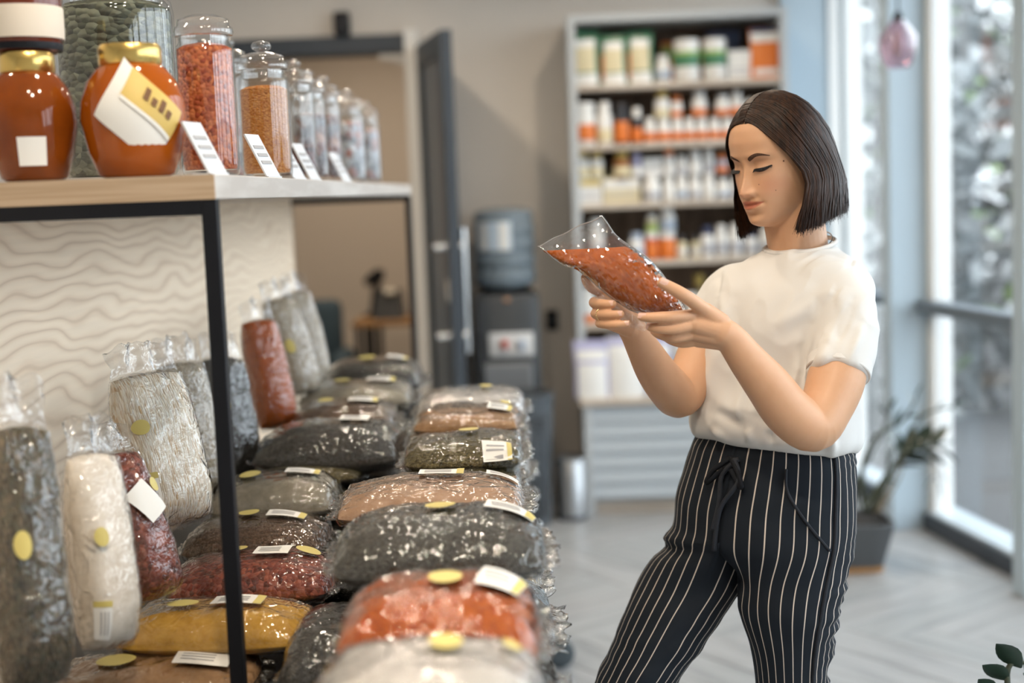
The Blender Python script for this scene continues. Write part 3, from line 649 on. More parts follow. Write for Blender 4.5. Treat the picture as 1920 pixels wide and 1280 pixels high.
# ------------------------------------------------------------------ jars on the long shelf
M_jar = thin('jar_glass', (.975, .98, .98), .02, 1.5, 1.3, .0)
M_jarlid = thin('jar_lid_glass', (.95, .955, .955), .03, 1.5, 1.8, .05, .04)
J_chili = grain('chilli_flakes', ((.20, .03, .012), (.42, .10, .035), (.55, .17, .06), (.30, .05, .02)), 150, .7, 1.0)
J_orange = grain('orange_granules', ((.42, .12, .02), (.62, .24, .05), (.70, .33, .10), (.50, .16, .03)), 240, .7, .9, (1, 1, 2))
J_candy = grain('wrapped_sweets', ((.05, .06, .075), (.55, .58, .62), (.10, .12, .15), (.45, .12, .04), (.30, .33, .38), (.65, .66, .68)), 45, .35, 1.0, dist=.01)
J_fruit = grain('dried_fruit', ((.02, .015, .015), (.16, .05, .03), (.35, .16, .08), (.05, .04, .05), (.45, .45, .47)), 48, .4, 1.0, dist=.01)
J_dark = grain('dark_berries', ((.03, .012, .012), (.10, .03, .03), (.16, .06, .05)), 90, .5, 1.0, dist=.008)
J_herb = grain('grey_green_herb', ((.05, .055, .035), (.15, .16, .11), (.23, .24, .17), (.09, .09, .06)), 60, .85, 1.0, (1, 1, 1.6), .012)
ZS = Z_SH1
def jar(label, px, d, dia, h, fill, lvl, X=None, cat='jar', knob=True, nlid=True):
    c = at(px, 330, d); c = Vector((c.x if X is None else X, c.y, ZS)); r = dia/2; bh = h*.80
    e = empty('glass_jar', c); tag(e, label, cat, 'glass jars on the long shelf')
    m = MB().lathe((0, 0, 0), [(r*.86, .002), (r*.97, .006), (r, .02), (r, bh*.88), (r*.96, bh*.94), (r*.86, bh*.97), (r*.86, bh), (r*.82, bh), (r*.82, bh*.96), (r*.93, bh*.92), (r*.965, bh*.86), (r*.965, .022), (r*.90, .012)], 40, True, True)
    m.build('jar_glass', M_jar, e, smooth=True, angle=60)
    n = MB().lathe((0, 0, 0), [(r*.88, .013), (r*.935, .024), (r*.935, bh*lvl*.97), (r*.7, bh*lvl*1.0), (r*.3, bh*lvl*1.015), (0.001, bh*lvl*1.02)], 36, True, False); n.build('contents', fill, e, smooth=True, angle=60)
    if nlid:
        l = MB().lathe((0, 0, 0), [(r*.80, bh*.93), (r*.80, bh+.002), (r*.99, bh+.003), (r*1.02, bh+.009), (r*.99, bh+.015), (r*.90, bh+.018), (r*.86, bh+.028), (r*.5, bh+.034), (r*.15, bh+.036)], 40, True, True)
        lid = l.build('lid', M_jarlid, e, smooth=True, angle=50)
        if knob: MB().lathe((0, 0, 0), [(r*.16, bh+.034), (r*.18, bh+.037), (r*.36, bh+.041), (r*.40, bh+.047), (r*.33, bh+.053), (r*.1, bh+.056)], 20).build('knob', M_jarlid, lid, smooth=True, angle=60)
    return e
jar('tall glass jar of red chilli flakes next to the honey pots', 397, 2.22, .090, .268, J_chili, .95, knob=False)
jar('tall glass jar of orange granules, second from the honey pots', 503, 2.66, .093, .250, J_orange, .86)
jar('glass jar low filled with dark berries, third along the shelf', 560, 3.02, .085, .25, J_dark, .36)
jar('glass jar of dried fruit and sweets, fourth along the shelf', 585, 3.27, .080, .25, J_fruit, .78)
jar('glass jar of dark dried fruit, fifth along the shelf', 614, 3.55, .080, .262, J_fruit, .80)
jar('wide glass jar of silver wrapped sweets near the shelf end', 654, 3.85, .098, .245, J_candy, .84)
jar('last glass jar of wrapped sweets at the far end', 690, 4.25, .080, .24, J_candy, .84)
jar('big glass jar of grey-green dried herb behind the honey pots', 232, 2.42, .20, .40, J_herb, .93, nlid=True)
jar('small glass jar peeping between the first two tall jars', 452, 2.95, .085, .30, J_candy, .5, X=-.62)
# honey pots
M_honey = mat('amber_honey', (.34, .075, .003), .08, spec=.4)
M_honeyd = mat('dark_honey', (.20, .045, .004), .08, spec=.4, var=.5, vscale=18)
M_gold = mat('gold_lid', (.72, .50, .16), .25, metal=.9)
def pot(px, d, dia, h, m_, label, paper=None):
    c = at(px, 330, d); c = Vector((c.x, c.y, ZS)); r = dia/2; e = empty('honey_pot', c); tag(e, label, 'jar', 'honey pots on the shelf')
    MB().lathe((0, 0, 0), [(r*.60, .001), (r*.72, .006), (r*.88, h*.2), (r, h*.45), (r*.97, h*.58), (r*.85, h*.72), (r*.66, h*.82), (r*.55, h*.86)], 40).build('pot', m_, e, smooth=True, angle=70)
    MB().lathe((0, 0, 0), [(r*.58, h*.85), (r*.60, h*.86), (r*.60, h*.97), (r*.56, h), (r*.1, h*1.0)], 32).build('lid', M_gold, e, smooth=True, angle=40)
    if paper:
        M_lab = M_sticker
        def wrap(u0, u1, v0, v1, off, rot):
            m = MB()
            def fn(u, v):
                a, b = (u0+(u1-u0)*u), (v0+(v1-v0)*v); aa = a*math.cos(rot)-b*math.sin(rot); bb = a*math.sin(rot)+b*math.cos(rot)
                z = h*.47+bb*h*.36; rr = r*(1-.42*max(0, abs(z/h-.46)-.02)**1.6*4.0) + off; th = math.radians(-68) + aa*.72
                return Vector((rr*math.cos(th), rr*math.sin(th), z))
            m.grid(fn, 14, 14); return m
        rot = -.62
        lb = wrap(-1, 1, -.72, .72, .002, rot).build('paper_label', M_lab, e, smooth=True)
        wrap(-.62, 1.0, .02, .74, .0032, rot).build('gold_print', mat('gold_print', (.62, .44, .12), .5), lb, smooth=True)
        for q in range(4): wrap(-.1+.22*q, .04+.22*q, .30, .58 - .1*(q % 2), .0046, rot).build('print_line', mat('brown_ink', (.16, .07, .02), .6), lb, smooth=True)
        wrap(-.6, .95, -.02, .06, .0044, rot).build('print_line', M_lab, lb, smooth=True)
    else:
        def wrap2(u, v):
            z = h*(.12+.22*v); th = math.radians(-72)+(u-.5)*.6; rr = r*.90 + .004 + r*.08*v; return Vector((rr*math.cos(th), rr*math.sin(th), z))
        m = MB(); m.grid(wrap2, 8, 8); m.build('paper_label', M_sticker, e, smooth=True)
    return e
pot(258, 2.04, .148, .188, M_honey, 'amber honey pot with a slanted white and gold label', True)
pot(66, 2.04, .128, .182, M_honeyd, 'dark honey pot without a big label at the left edge')
# jar stacked on the dark pot
c = at(45, 95, 2.04); c.z = ZS+.1825
sj = empty('preserve_jar', c); tag(sj, 'preserve jar with a white paper label stacked on the dark honey pot', 'jar')
MB().lathe((0, 0, 0), [(.044, 0), (.052, .006), (.056, .03), (.056, .10), (.048, .12), (.042, .125)], 36).build('jar_body', mat('dark_preserve', (.14, .03, .015), .08, var=.5, vscale=30), sj, smooth=True, angle=60)
MB().lathe((0, 0, 0), [(.0535, .004), (.0545, .01), (.0545, .014)], 36, False, False).build('base_band', M_black, sj, smooth=True)
MB().lathe((0, 0, 0), [(.0572, .02), (.0578, .03), (.0578, .062), (.0572, .065)], 36, False, False).build('paper_label', mat('cream_paper', (.72, .64, .53), .6), sj, smooth=True)
MB().lathe((0, 0, 0), [(.045, .124), (.046, .145), (.03, .148)], 30).build('lid', M_gold, sj, smooth=True, angle=40)
# price cards leaning before the jars
M_card = mat('price_card', (.60, .63, .67), .45)
CARDS = [(452, 2.02, .055, .085, 'before the chilli flake jar, nearest and largest'), (556, 2.45, .055, .085, 'before the orange granule jar'), (598, 2.72, .055, .08, 'before the third jar, behind the orange granules'), (626, 2.92, .05, .085, 'before the dried fruit jar'), (668, 3.42, .05, .08, 'before the wrapped sweets, farthest away')]
for px, d, wd, hh, where in CARDS:
    b = at(px, 335, d); X = X_EDGE-.012
    e = empty('price_card', (X, b.y, ZS)); tag(e, 'white slanted price card ' + where, 'price card', 'price cards along the shelf edge'); e.rotation_euler = (0, 0, math.radians(-14))
    tl = math.radians(27); up = Vector((-math.sin(tl), 0, math.cos(tl)))
    m = MB(); m.bar(up*.0, up*hh, .003, wd, up=(0, 1, 0)); m.v = [(p[0], p[1], max(p[2], .0005)) for p in m.v]
    card = m.build('card', M_card, e)
    nr = Vector((math.cos(tl), 0, math.sin(tl)))
    for q in (.35, .52, .7):
        k = MB(); cpt = up*(hh*q)+nr*.002; k.bar(cpt-up*.003, cpt+up*.003, .0012, wd*.7, up=(0, 1, 0)); k.build('print_line', M_ink, card)
    m = MB(); m.box((-.012, 0, .0015), (.03, wd, .003)); m.build('foot', M_card, e)
# ------------------------------------------------------------------ bookcase with supplements
BX0, BX1, BF, BB = .178, 1.170, 6.53, BWY-.005
M_case = mat('bookcase_frame_grey', (.47, .50, .52), .5)
M_cback = wood('bookcase_back_walnut', (.10, .062, .038), (.17, .11, .07), 4, (9, 9, 1.2), .6, .03)
M_shelf = wood('bookcase_shelf_oak', (.47, .40, .33), (.60, .53, .45), 5, (1, 9, 9), .55, .03)
bc = empty('bookcase', ((BX0+BX1)/2, (BF+BB)/2, 0)); tag(bc, 'tall pale grey bookcase with brown back and supplement bottles', 'bookcase')
ztop = 2.285
for x in (BX0, BX1-.035): sub(MB().bb((x, BF, .55), (x+.035, BB, ztop), .002), 'side_panel', M_case, bc)
sub(MB().bb((BX0+.035, BF, ztop-.035), (BX1-.035, BB, ztop), .002), 'top_panel', M_case, bc)
sub(MB().bb((BX0+.035, BB-.015, .55), (BX1-.035, BB, ztop-.035)), 'back_panel', M_cback, bc)
SH = []
for py in (160, 273, 384, 493, 610):
    z = ony(1085, py, BF).z; SH.append(z)
    sub(MB().bb((BX0+.035, BF+.004, z-.024), (BX1-.035, BB-.015, z), .001), 'shelf', M_shelf, bc)
base = empty('base_cabinet', ((BX0+BX1)/2, 6.6, 0)); tag(base, 'grey louvred base cabinet under the bookcase with an oak top', 'cabinet')
YB = 6.45
sub(MB().bb((BX0+.015, YB+.02, .07), (BX1, BB, .515)), 'cabinet_body', mat('cabinet_blue_grey', (.30, .33, .36), .55), base)
sub(MB().bb((BX0+.0, YB-.01, .515), (BX1+.01, BB, .548), .003), 'cabinet_top', M_shelf, base)
sub(MB().bb((BX0+.06, YB+.05, .0), (BX1, BB, .07)), 'plinth', M_shelf, base)
sub(MB().bb((BX0+.015, YB, .0), (BX0+.055, BB, .515), .002), 'side_panel', M_case, base)
M_slat = mat('cabinet_slat_grey', (.45, .50, .54), .5)
for k in range(6):
    z0 = .085 + k*.071; m = MB(); m.add([(BX0+.055, YB+.004, z0), (BX1, YB+.004, z0), (BX1, YB+.014, z0+.066), (BX0+.055, YB+.014, z0+.066), (BX0+.055, YB+.03, z0), (BX1, YB+.03, z0), (BX1, YB+.03, z0+.066), (BX0+.055, YB+.03, z0+.066)],
        [(0, 1, 2, 3), (5, 4, 7, 6), (3, 2, 6, 7), (1, 0, 4, 5), (0, 3, 7, 4), (2, 1, 5, 6)]); sub(m, 'front_slat', M_slat, base)
PLM = {}
def pl(name, c, rough=.35): return mat('plastic_'+name, c, rough)
C = dict(white=(.80, .80, .78), orange=(.72, .19, .03), gold=(.55, .40, .10), black=(.02, .022, .03), dark=(.05, .03, .02), green=(.06, .20, .10), cream=(.70, .62, .40), navy=(.03, .045, .11), red=(.5, .06, .03), blue=(.40, .48, .60), lav=(.42, .42, .62), yellow=(.68, .52, .16), amber=(.35, .13, .03), lime=(.35, .50, .12), grey=(.45, .46, .5))
for k, v in C.items(): pl(k, v)
BM = {}
def bottle(x0, x1, ytop, ybot, body, cap, band=None, bb=(.12, .62), label='', depth=.10, zbase=None, yoff=0, shape='bottle', band2=None):
    Y = BF + depth; a, b = ony(x0, ybot, Y), ony(x1, ybot, Y); wd = (b.x-a.x)*.97; z0 = zbase if zbase is not None else a.z
    h = ony((x0+x1)/2, ytop, Y).z - z0; r = wd/2; xc = (a.x+b.x)/2
    e = empty('supplement_bottle' if shape == 'bottle' else 'supplement_tub', (xc, Y, z0)); tag(e, label, 'bottle' if shape == 'bottle' else 'tub', 'supplements in the bookcase')
    hn = h*.74 if shape == 'bottle' else h*.80; rc = r*.72 if shape == 'bottle' else r*.97
    MB().lathe((0, 0, 0), [(r*.9, 0), (r, h*.03), (r, hn*.86), (r*.92, hn*.93), (rc*.92, hn), (rc*.92, hn+.002)], 16).build('body', MATS['plastic_'+body], e, smooth=True, angle=50)
    MB().lathe((0, 0, 0), [(rc, hn-.002), (rc, h*.985), (rc*.9, h)], 16).build('cap', MATS['plastic_'+cap], e, smooth=True, angle=50)
    if band: MB().lathe((0, 0, 0), [(r+.0008, hn*bb[0]), (r+.0012, hn*bb[0]+.001), (r+.0012, hn*bb[1]-.001), (r+.0008, hn*bb[1])], 16, False, False).build('label', MATS['plastic_'+band], e, smooth=True)
    if band2: MB().lathe((0, 0, 0), [(r+.0008, hn*band2[1]), (r+.0012, hn*band2[1]+.001), (r+.0012, hn*band2[2]-.001), (r+.0008, hn*band2[2])], 16, False, False).build('label_band', MATS['plastic_'+band2[0]], e, smooth=True)
    return e
def carton(x0, x1, ytop, ybot, body, stripe, label, depth=.08, zbase=None, th=.06, band=(.55, .9)):
    Y = BF+depth; a, b = ony(x0, ybot, Y), ony(x1, ybot, Y); z0 = zbase if zbase is not None else a.z; h = ony((x0+x1)/2, ytop, Y).z-z0; wd = (b.x-a.x)*.97
    e = empty('supplement_box', ((a.x+b.x)/2, Y, z0)); tag(e, label, 'box', 'supplements in the bookcase')
    MB().bb((-wd/2, 0, 0), (wd/2, th, h), .002).build('carton', MATS['plastic_'+body], e)
    MB().bb((-wd/2+.002, -.001, h*band[0]), (wd/2-.002, .001, h*band[1])).build('printed_panel', MATS['plastic_'+stripe], e)
    for q in (.2, .35): MB().bb((-wd/2+.01, -.0012, h*q), (wd/2-.012, .0, h*q+h*.05)).build('print_line', MATS['plastic_grey'], e)
    return e
def pouch(x0, x1, ytop, ybot, body, panel, top, label, depth=.08, zbase=None, th=.07, parts=None, Y=None):
    Y = BF+depth if Y is None else Y; a, b = ony(x0, ybot, Y), ony(x1, ybot, Y); z0 = zbase if zbase is not None else a.z; h = ony((x0+x1)/2, ytop, Y).z-z0; wd = (b.x-a.x)*1.0
    e = empty('stand_up_pouch', ((a.x+b.x)/2, Y, z0)); tag(e, label, 'pouch', 'pouches in the bookcase')
    def prof(u, v):
        t = th/2*(1-v**2.2)*(.25+.75*math.sin(math.pi*u)**.6) + .003; return t
    def sh(v0, v1, off, sd, m_, nm, par, u0=0, u1=1):
        m = MB()
        def fn(u, v):
            uu, vv = u0+(u1-u0)*u, v0+(v1-v0)*v
            x = (uu-.5)*wd*(1-.05*math.sin(math.pi*vv)); return Vector((x, sd*(prof(uu, vv)+off), vv*h))
        m.grid(fn, 12, 12)
        if sd > 0: m.f = [f[::-1] for f in m.f]
        return m
    m = sh(0, 1, 0, -1, None, '', None); k = len(m.v); n2 = sh(0, 1, 0, 1, None, '', None); m.add(n2.v, n2.f)
    for i in range(11):
        m.f += [(i+1, i, k+i, k+i+1), (132+i, 133+i, k+133+i, k+132+i), ((i)*12, (i+1)*12, k+(i+1)*12, k+i*12), ((i+1)*12+11, i*12+11, k+i*12+11, k+(i+1)*12+11)]
    m.build('pouch_body', MATS['plastic_'+body], e, smooth=True, angle=60)
    for (v0, v1, u0, u1, c, nm, off) in (parts or [(.2, .78, .12, .88, panel, 'printed_panel', .0012), (.88, .985, .02, .98, top, 'top_seal', .0012)]):
        sh(v0, v1, off, -1, None, '', None, u0, u1).build(nm, MATS['plastic_'+c], e, smooth=True)
    return e
z1, z2, z3, z4, z5 = SH
GP = [(.0, .22, .08, .92, 'white', 'printed_panel', .0012), (.25, .70, .10, .86, 'cream', 'label', .0014), (.70, .84, .1, .86, 'white', 'label_top', .0016), (.88, .985, .02, .98, 'green', 'top_seal', .0012), (.1, .6, .0, .09, 'orange', 'side_stripe', .0013)]
for k, (a, b, yt) in enumerate(((1076, 1125, 58), (1128, 1177, 64), (1178, 1226, 58))):
    pouch(a, b, yt, 160, 'green', 'cream', 'green', '%s green and cream pouch from the left on the top shelf' % ORD[k], .10, z1, parts=GP)
bottle(1229, 1259, 104, 160, 'white', 'white', 'blue', (.2, .6), 'plain white bottle right of the green pouches, top shelf', .09, z1)
for k, (a, b, yt) in enumerate(((1263, 1314, 75), (1318, 1364, 73))):
    bottle(a, b, yt, 160, 'white', 'white', 'green', (.45, .80), '%s white tub with a green mark on the top shelf' % ('left' if k == 0 else 'right'), .09, z1, shape='tub', band2=('lime', .8, .9))
carton(1366, 1410, 94, 158, 'white', 'white', 'small white carton beside the orange pouch on the top shelf', .07, z1, band=(.85, .97))
carton(1328, 1392, 57, 158, 'navy', 'navy', 'navy blue box behind the tubs on the top shelf', .22, z1)
carton(1240, 1322, 78, 160, 'orange', 'lime', 'orange box behind the white tubs on the top shelf', .24, z1)
pouch(1406, 1468, 52, 156, 'orange', 'white', 'navy', 'orange pouch with a white band at the top shelf right end', .08, z1, parts=[(.72, .9, .03, .97, 'white', 'label_top', .0012), (.9, .99, .02, .98, 'navy', 'top_seal', .0013), (.08, .2, .1, .85, 'white', 'label', .0014)])
# second shelf
bottle(1080, 1118, 193, 275, 'white', 'white', 'orange', (.15, .62), 'wide white jar with an orange band at the left of the second shelf', .08, z2, shape='tub')
bottle(1120, 1150, 191, 275, 'white', 'white', 'cream', (.1, .5), 'tall white bottle with a cream label on the second shelf', .08, z2)
bottle(1153, 1181, 194, 272, 'black', 'black', 'orange', (.08, .75), 'black capped dark bottle with an orange label, second shelf', .08, z2)
bottle(1184, 1206, 202, 271, 'black', 'white', 'orange', (.08, .6), 'white capped dark bottle with an orange label, second shelf', .08, z2)
row = [(1208, 1231), (1232, 1259), (1260, 1282), (1283, 1304), (1305, 1328), (1329, 1352), (1353, 1376), (1378, 1402), (1404, 1428), (1430, 1454)]
for k, (a, b) in enumerate(row):
    bottle(a, b, 221, 271, 'white', 'white', 'orange', (.12, .58), '%s white bottle with an orange band in the second shelf front row' % ORD[k], .08, z2)
zt2 = ony(1300, 221, BF+.08).z
tier = [(1227, 1256, 170, 'white', 'gold', 'cream'), (1258, 1280, 180, 'white', 'orange', 'orange'), (1297, 1326, 171, 'white', 'white', 'orange'), (1341, 1370, 178, 'white', 'white', 'orange'), (1370, 1394, 169, 'white', 'white', 'orange'), (1395, 1416, 186, 'white', 'white', 'orange'), (1446, 1470, 168, 'white', 'white', 'blue')]
TL = ['gold capped jar stacked over the second shelf front row', 'orange capped bottle stacked beside the gold capped jar', 'white stacked bottle standing alone in mid second shelf', 'left of three white and orange stacked bottles by the hair', 'middle and tallest of three stacked bottles by the hair', 'right of three white and orange stacked bottles by the hair', 'white stacked bottle at the right end above the hair']
for (a, b, yt, bo, ca_, ba), lb in zip(tier, TL): bottle(a, b, yt, 222, bo, ca_, ba, (.05, .45), lb, .085, zt2+.001)
# third shelf
carton(1080, 1130, 334, 384, 'white', 'yellow', 'white and yellow carton at the left of the third shelf', .07, z3, band=(.7, .95))
carton(1131, 1202, 332, 384, 'cream', 'white', 'wide cream carton with a red corner on the third shelf', .07, z3)
e = children(bpy.data.objects['supplement_box'])
low = [(1206, 1240, 327), (1243, 1267, 331), (1268, 1290, 328), (1291, 1317, 330), (1318, 1342, 327), (1343, 1370, 335), (1371, 1396, 330), (1397, 1421, 331)]
for k, (a, b, yt) in enumerate(low):
    bottle(a, b, yt, 382, 'white', 'white', ('grey', 'white', 'blue')[k % 3], (.15, .5), '%s white bottle in the third shelf front row' % ORD[k], .08, z3)
zt3 = ony(1240, 331, BF+.08).z
up = [(1082, 1106, 283, 'white', 'gold', 'cream', 'left gold capped bottle of the pair at the third shelf left end'), (1107, 1132, 283, 'white', 'gold', 'cream', 'right gold capped bottle of the pair at the third shelf left end'), (1150, 1183, 283, 'amber', 'gold', 'cream', 'amber bottle with gold cap standing on the cream carton'), (1184, 1204, 285, 'lav', 'lav', 'white', 'slim lavender bottle beside the amber one'),
      (1244, 1266, 277, 'white', 'orange', 'white', 'orange capped white bottle stacked on the third shelf row'), (1267, 1290, 292, 'white', 'white', 'grey', 'short white bottle stacked right of the orange capped one'), (1291, 1317, 282, 'white', 'white', 'white', 'wide plain white bottle stacked in the third shelf middle'), (1319, 1340, 276, 'white', 'white', 'grey', 'tall slim white bottle stacked on the third shelf row'), (1343, 1366, 289, 'blue', 'orange', 'orange', 'orange and blue jar stacked on the third shelf near the face')]
for a, b, yt, bo, ca_, ba, lb in up: bottle(a, b, yt, 332, bo, ca_, ba, (.1, .55), lb, .085, zt3+.001)
carton(1206, 1243, 296, 328, 'white', 'white', 'white carton lying on the third shelf bottle row', .07, zt3+.002)
# fourth shelf
bottle(1105, 1135, 410, 493, 'white', 'white', 'grey', (.1, .5), 'white bottle at the fourth shelf left end behind the held bag', .08, z4)
bottle(1180, 1209, 436, 493, 'white', 'blue', 'blue', (.1, .6), 'blue capped white bottle left of the orange bottles, fourth shelf', .08, z4)
bottle(1210, 1236, 435, 493, 'red', 'white', 'orange', (.05, .8), 'left orange-red bottle on the fourth shelf', .08, z4, shape='tub')
bottle(1237, 1268, 436, 493, 'orange', 'white', 'orange', (.05, .8), 'right and wider orange bottle on the fourth shelf', .08, z4, shape='tub')
zt4 = ony(1240, 435, BF+.08).z
bottle(1211, 1234, 402, 437, 'cream', 'white', 'lime', (.05, .6), 'small cream and green jar stacked on the orange-red bottle', .085, zt4+.001)
bottle(1237, 1267, 387, 437, 'white', 'white', 'blue', (.1, .6), 'white and blue jar stacked on the wider orange bottle', .085, zt4+.001)
for k, (a, b, yt, bo, ca_, lb) in enumerate(((1270, 1289, 441, 'cream', 'black', 'left of two black capped bottles on the fourth shelf'), (1298, 1313, 440, 'cream', 'black', 'right and slimmer of two black capped bottles, fourth shelf'), (1314, 1340, 424, 'white', 'navy', 'navy capped white jar on the fourth shelf'), (1341, 1365, 421, 'white', 'white', 'first tall white jar right of the navy capped jar'), (1366, 1394, 419, 'white', 'white', 'second tall white jar right of the navy capped jar'), (1396, 1422, 432, 'white', 'navy', 'white jar half hidden by the tips of the hair'), (1424, 1450, 424, 'white', 'white', 'white jar directly beside the neck'))):
    bottle(a, b, yt, 491, bo, ca_, 'grey' if k > 1 else 'white', (.2, .6), lb, .08, z4)
# fifth shelf
bottle(1092, 1120, 540, 612, 'white', 'white', 'orange', (.05, .35), 'white and orange bottle at the fifth shelf left end', .08, z5)
bottle(1122, 1142, 550, 612, 'white', 'white', 'grey', (.1, .5), 'white bottle behind the far hand on the fifth shelf', .08, z5)
bottle(1285, 1309, 548, 610, 'white', 'white', 'grey', (.1, .5), 'white bottle beside the sleeve on the fifth shelf', .08, z5)
bottle(1300, 1325, 514, 610, 'dark', 'gold', 'cream', (.3, .8), 'gold capped dark bottle beside the sleeve on the fifth shelf', .16, z5)
# pouches on the base cabinet
WP_ = [(.0, .6, .1, .9, 'white', 'printed_panel', .0012), (.66, .84, .08, .92, 'white', 'label_top', .0013), (.86, .985, .02, .98, 'lav', 'top_seal', .0012)]
for k, (a, b, yt, lb) in enumerate(((1077, 1146, 638, 'leftmost white pouch with lavender top on the base cabinet'), (1140, 1210, 630, 'second white pouch with lavender top on the base cabinet'), (1212, 1262, 628, 'third white pouch mostly hidden behind the far forearm'), (1264, 1316, 626, 'fourth white pouch showing between the two arms'))):
    pouch(a, b, yt, 745, 'lav' if k % 2 == 0 else 'white', 'white', 'lav', lb, 0, .549, th=.08, parts=WP_, Y=6.505)
# ------------------------------------------------------------------ water cooler, basket, bin
wc = empty('water_cooler', (-.105, 6.73, 0)); tag(wc, 'dark grey water cooler with a blue bottle beside the door', 'water cooler')
M_wc = mat('cooler_grey', (.075, .08, .085), .35, metal=.3); M_wcl = mat('cooler_silver', (.30, .31, .32), .35, metal=.5)
yc, hw = 6.73, .155
xa = ony(894, 700, 6.58).x; xb = ony(1016, 700, 6.58).x; xm = (xa+xb)/2
sub(MB().bb((xa, 6.58, .02), (xb, 6.88, 1.035), .03), 'body', M_wc, wc, smooth=True, angle=40)
sub(MB().lathe((xm, yc, 1.03), [(.12, 0), (.125, .01), (.10, .03), (.06, .045)], 28), 'collar', mat('black_plastic', (.012, .012, .013), .4), wc, smooth=True, angle=40)
zb_ = ony(945, 545, 6.7).z; zt_ = ony(945, 390, 6.7).z; hb_ = zt_-zb_; rw = (ony(1003, 450, 6.7).x-ony(887, 450, 6.7).x)/2; xw = ony(945, 450, 6.7).x
prof = [(.04, -.03), (.05, 0), (rw*.92, hb_*.08)] 
for k in range(4): prof += [(rw, hb_*(.12+.19*k)), (rw, hb_*(.25+.19*k)), (rw*.93, hb_*(.28+.19*k))]
prof += [(rw*.98, hb_*.88), (rw*.93, hb_*.96), (rw*.6, hb_)]
M_wb = mat('blue_polycarbonate', (.46, .56, .64), .12); M_wb.node_tree.nodes['Principled BSDF'].inputs['Transmission Weight'].default_value = .6; M_wb.node_tree.nodes['Principled BSDF'].inputs['IOR'].default_value = 1.2
sub(MB().lathe((xw, 6.7, zb_), prof, 32), 'water_bottle', M_wb, wc, smooth=True, angle=50)
def cyl_patch(cx_, cy_, r, a0, a1, z0, z1):
    m = MB(); m.grid(lambda u, v: Vector((cx_+r*math.cos(a0+(a1-a0)*u), cy_+r*math.sin(a0+(a1-a0)*u), z0+(z1-z0)*v)), 10, 6); return m
lb = sub(cyl_patch(xw, 6.7, rw+.002, math.radians(215), math.radians(285), ony(930, 470, 6.6).z, ony(930, 415, 6.6).z), 'bottle_label', mat('label_pale_blue', (.55, .66, .76), .5), wc, smooth=True)
za, zb2 = ony(930, 468, 6.6).z, ony(930, 418, 6.6).z
for aa in ((222, 240), (262, 280)):
    m = cyl_patch(xw, 6.7, rw+.0035, math.radians(aa[0]), math.radians(aa[1]), za, zb2); sub(m, 'label_print', M_sticker, wc, smooth=True)
p0, p1 = ony(918, 670, 6.57), ony(1000, 622, 6.57)
sub(MB().bb((p0.x, 6.565, p0.z), (p1.x, 6.585, p1.z), .008), 'tap_panel', mat('cooler_white_panel', (.75, .75, .74), .3), wc, smooth=True, angle=40)
for px, c in ((946, 'red'), (978, 'blue')):
    q = ony(px, 646, 6.55); sub(MB().lathe((q.x, 6.552, q.z-.022), [(.010, 0), (.016, .006), (.016, .036), (.008, .044)], 14), 'tap', MATS['plastic_'+c], wc, smooth=True, angle=50)
p0, p1 = ony(912, 800, 6.57), ony(998, 680, 6.57)
sub(MB().bb((p0.x, 6.568, .15), (p1.x, 6.585, p1.z), .006), 'lower_door', M_wcl, wc)
q = ony(950, 562, 6.57); sub(MB().lathe((q.x, 6.575, q.z-.01), [(.0, 0), (.014, .004), (.014, .016), (0, .02)], 14, False, False), 'indicator', mat('copper_indicator', (.6, .3, .15), .3), wc, smooth=True)
# wall socket plate right of the cooler
q = ony(1035, 600, BWY-.01); sk = empty('wall_socket', (q.x, BWY, q.z)); tag(sk, 'black wall socket between the water cooler and the bookcase', 'socket')
sub(MB().bb((q.x-.03, BWY-.014, q.z-.05), (q.x+.03, BWY, q.z+.05), .004), 'plate', M_black, sk)
sub(MB().lathe((q.x, BWY-.016, q.z-.015), [(.0, 0), (.02, .002), (.02, .028), (0, .03)], 14, False, False), 'outlet', M_dark, sk)
# tapered black lattice basket
bk = empty('lattice_basket', (-.088, 6.36, 0)); tag(bk, 'tall black plastic lattice basket behind the bags on the floor', 'basket')
M_bk = mat('basket_black', (.07, .08, .09), .4); nb, rows = 44, 13
rtop, rbot, hbk = .138, .11, .60
def bpt(a, z): r = rbot+(rtop-rbot)*z/hbk; return Vector((r*1.0*math.cos(a), r*math.sin(a), z))
m = MB()
for k in range(nb):
    for s_ in (-1, 1):
        pts = [bpt(2*math.pi*k/nb + s_*z*3.2, .03+z) for z in [hbk*.82*q/8 for q in range(9)]]; m.tube(pts, .0042, 4, False)
o = m.build('lattice', M_bk, bk); o['kind'] = 'stuff'
MB().lathe((0, 0, 0), [(rbot*.98, .004), (rbot+.004, .0), (rbot+.006, .04), (rbot*.96, .04)], 40).build('base', M_bk, bk)
m = MB(); m.lathe((0, 0, 0), [(rtop-.014, hbk*.84), (rtop-.002, hbk*.84), (rtop+.004, hbk*.93), (rtop+.012, hbk), (rtop-.002, hbk+.004), (rtop-.012, hbk*.94)], 44, False, False); m.f += [((5*44+j), (5*44+(j+1) % 44), (j+1) % 44, j) for j in range(44)]
m.build('rim', M_bk, bk, smooth=True, angle=50)
bn = empty('waste_bin', (.125, 6.44, 0)); tag(bn, 'small brushed steel waste bin standing on the floor by the bookcase', 'bin')
MB().lathe((0, 0, 0), [(.062, .012), (.068, .014), (.068, .275), (.064, .28), (.062, .02)], 36, True, False).build('drum', mat('bin_steel', (.42, .43, .44), .3, metal=.85), bn, smooth=True, angle=40)
MB().lathe((0, 0, 0), [(.066, 0), (.071, .003), (.071, .018), (.067, .02)], 36).build('foot_ring', M_dark, bn, smooth=True, angle=40)
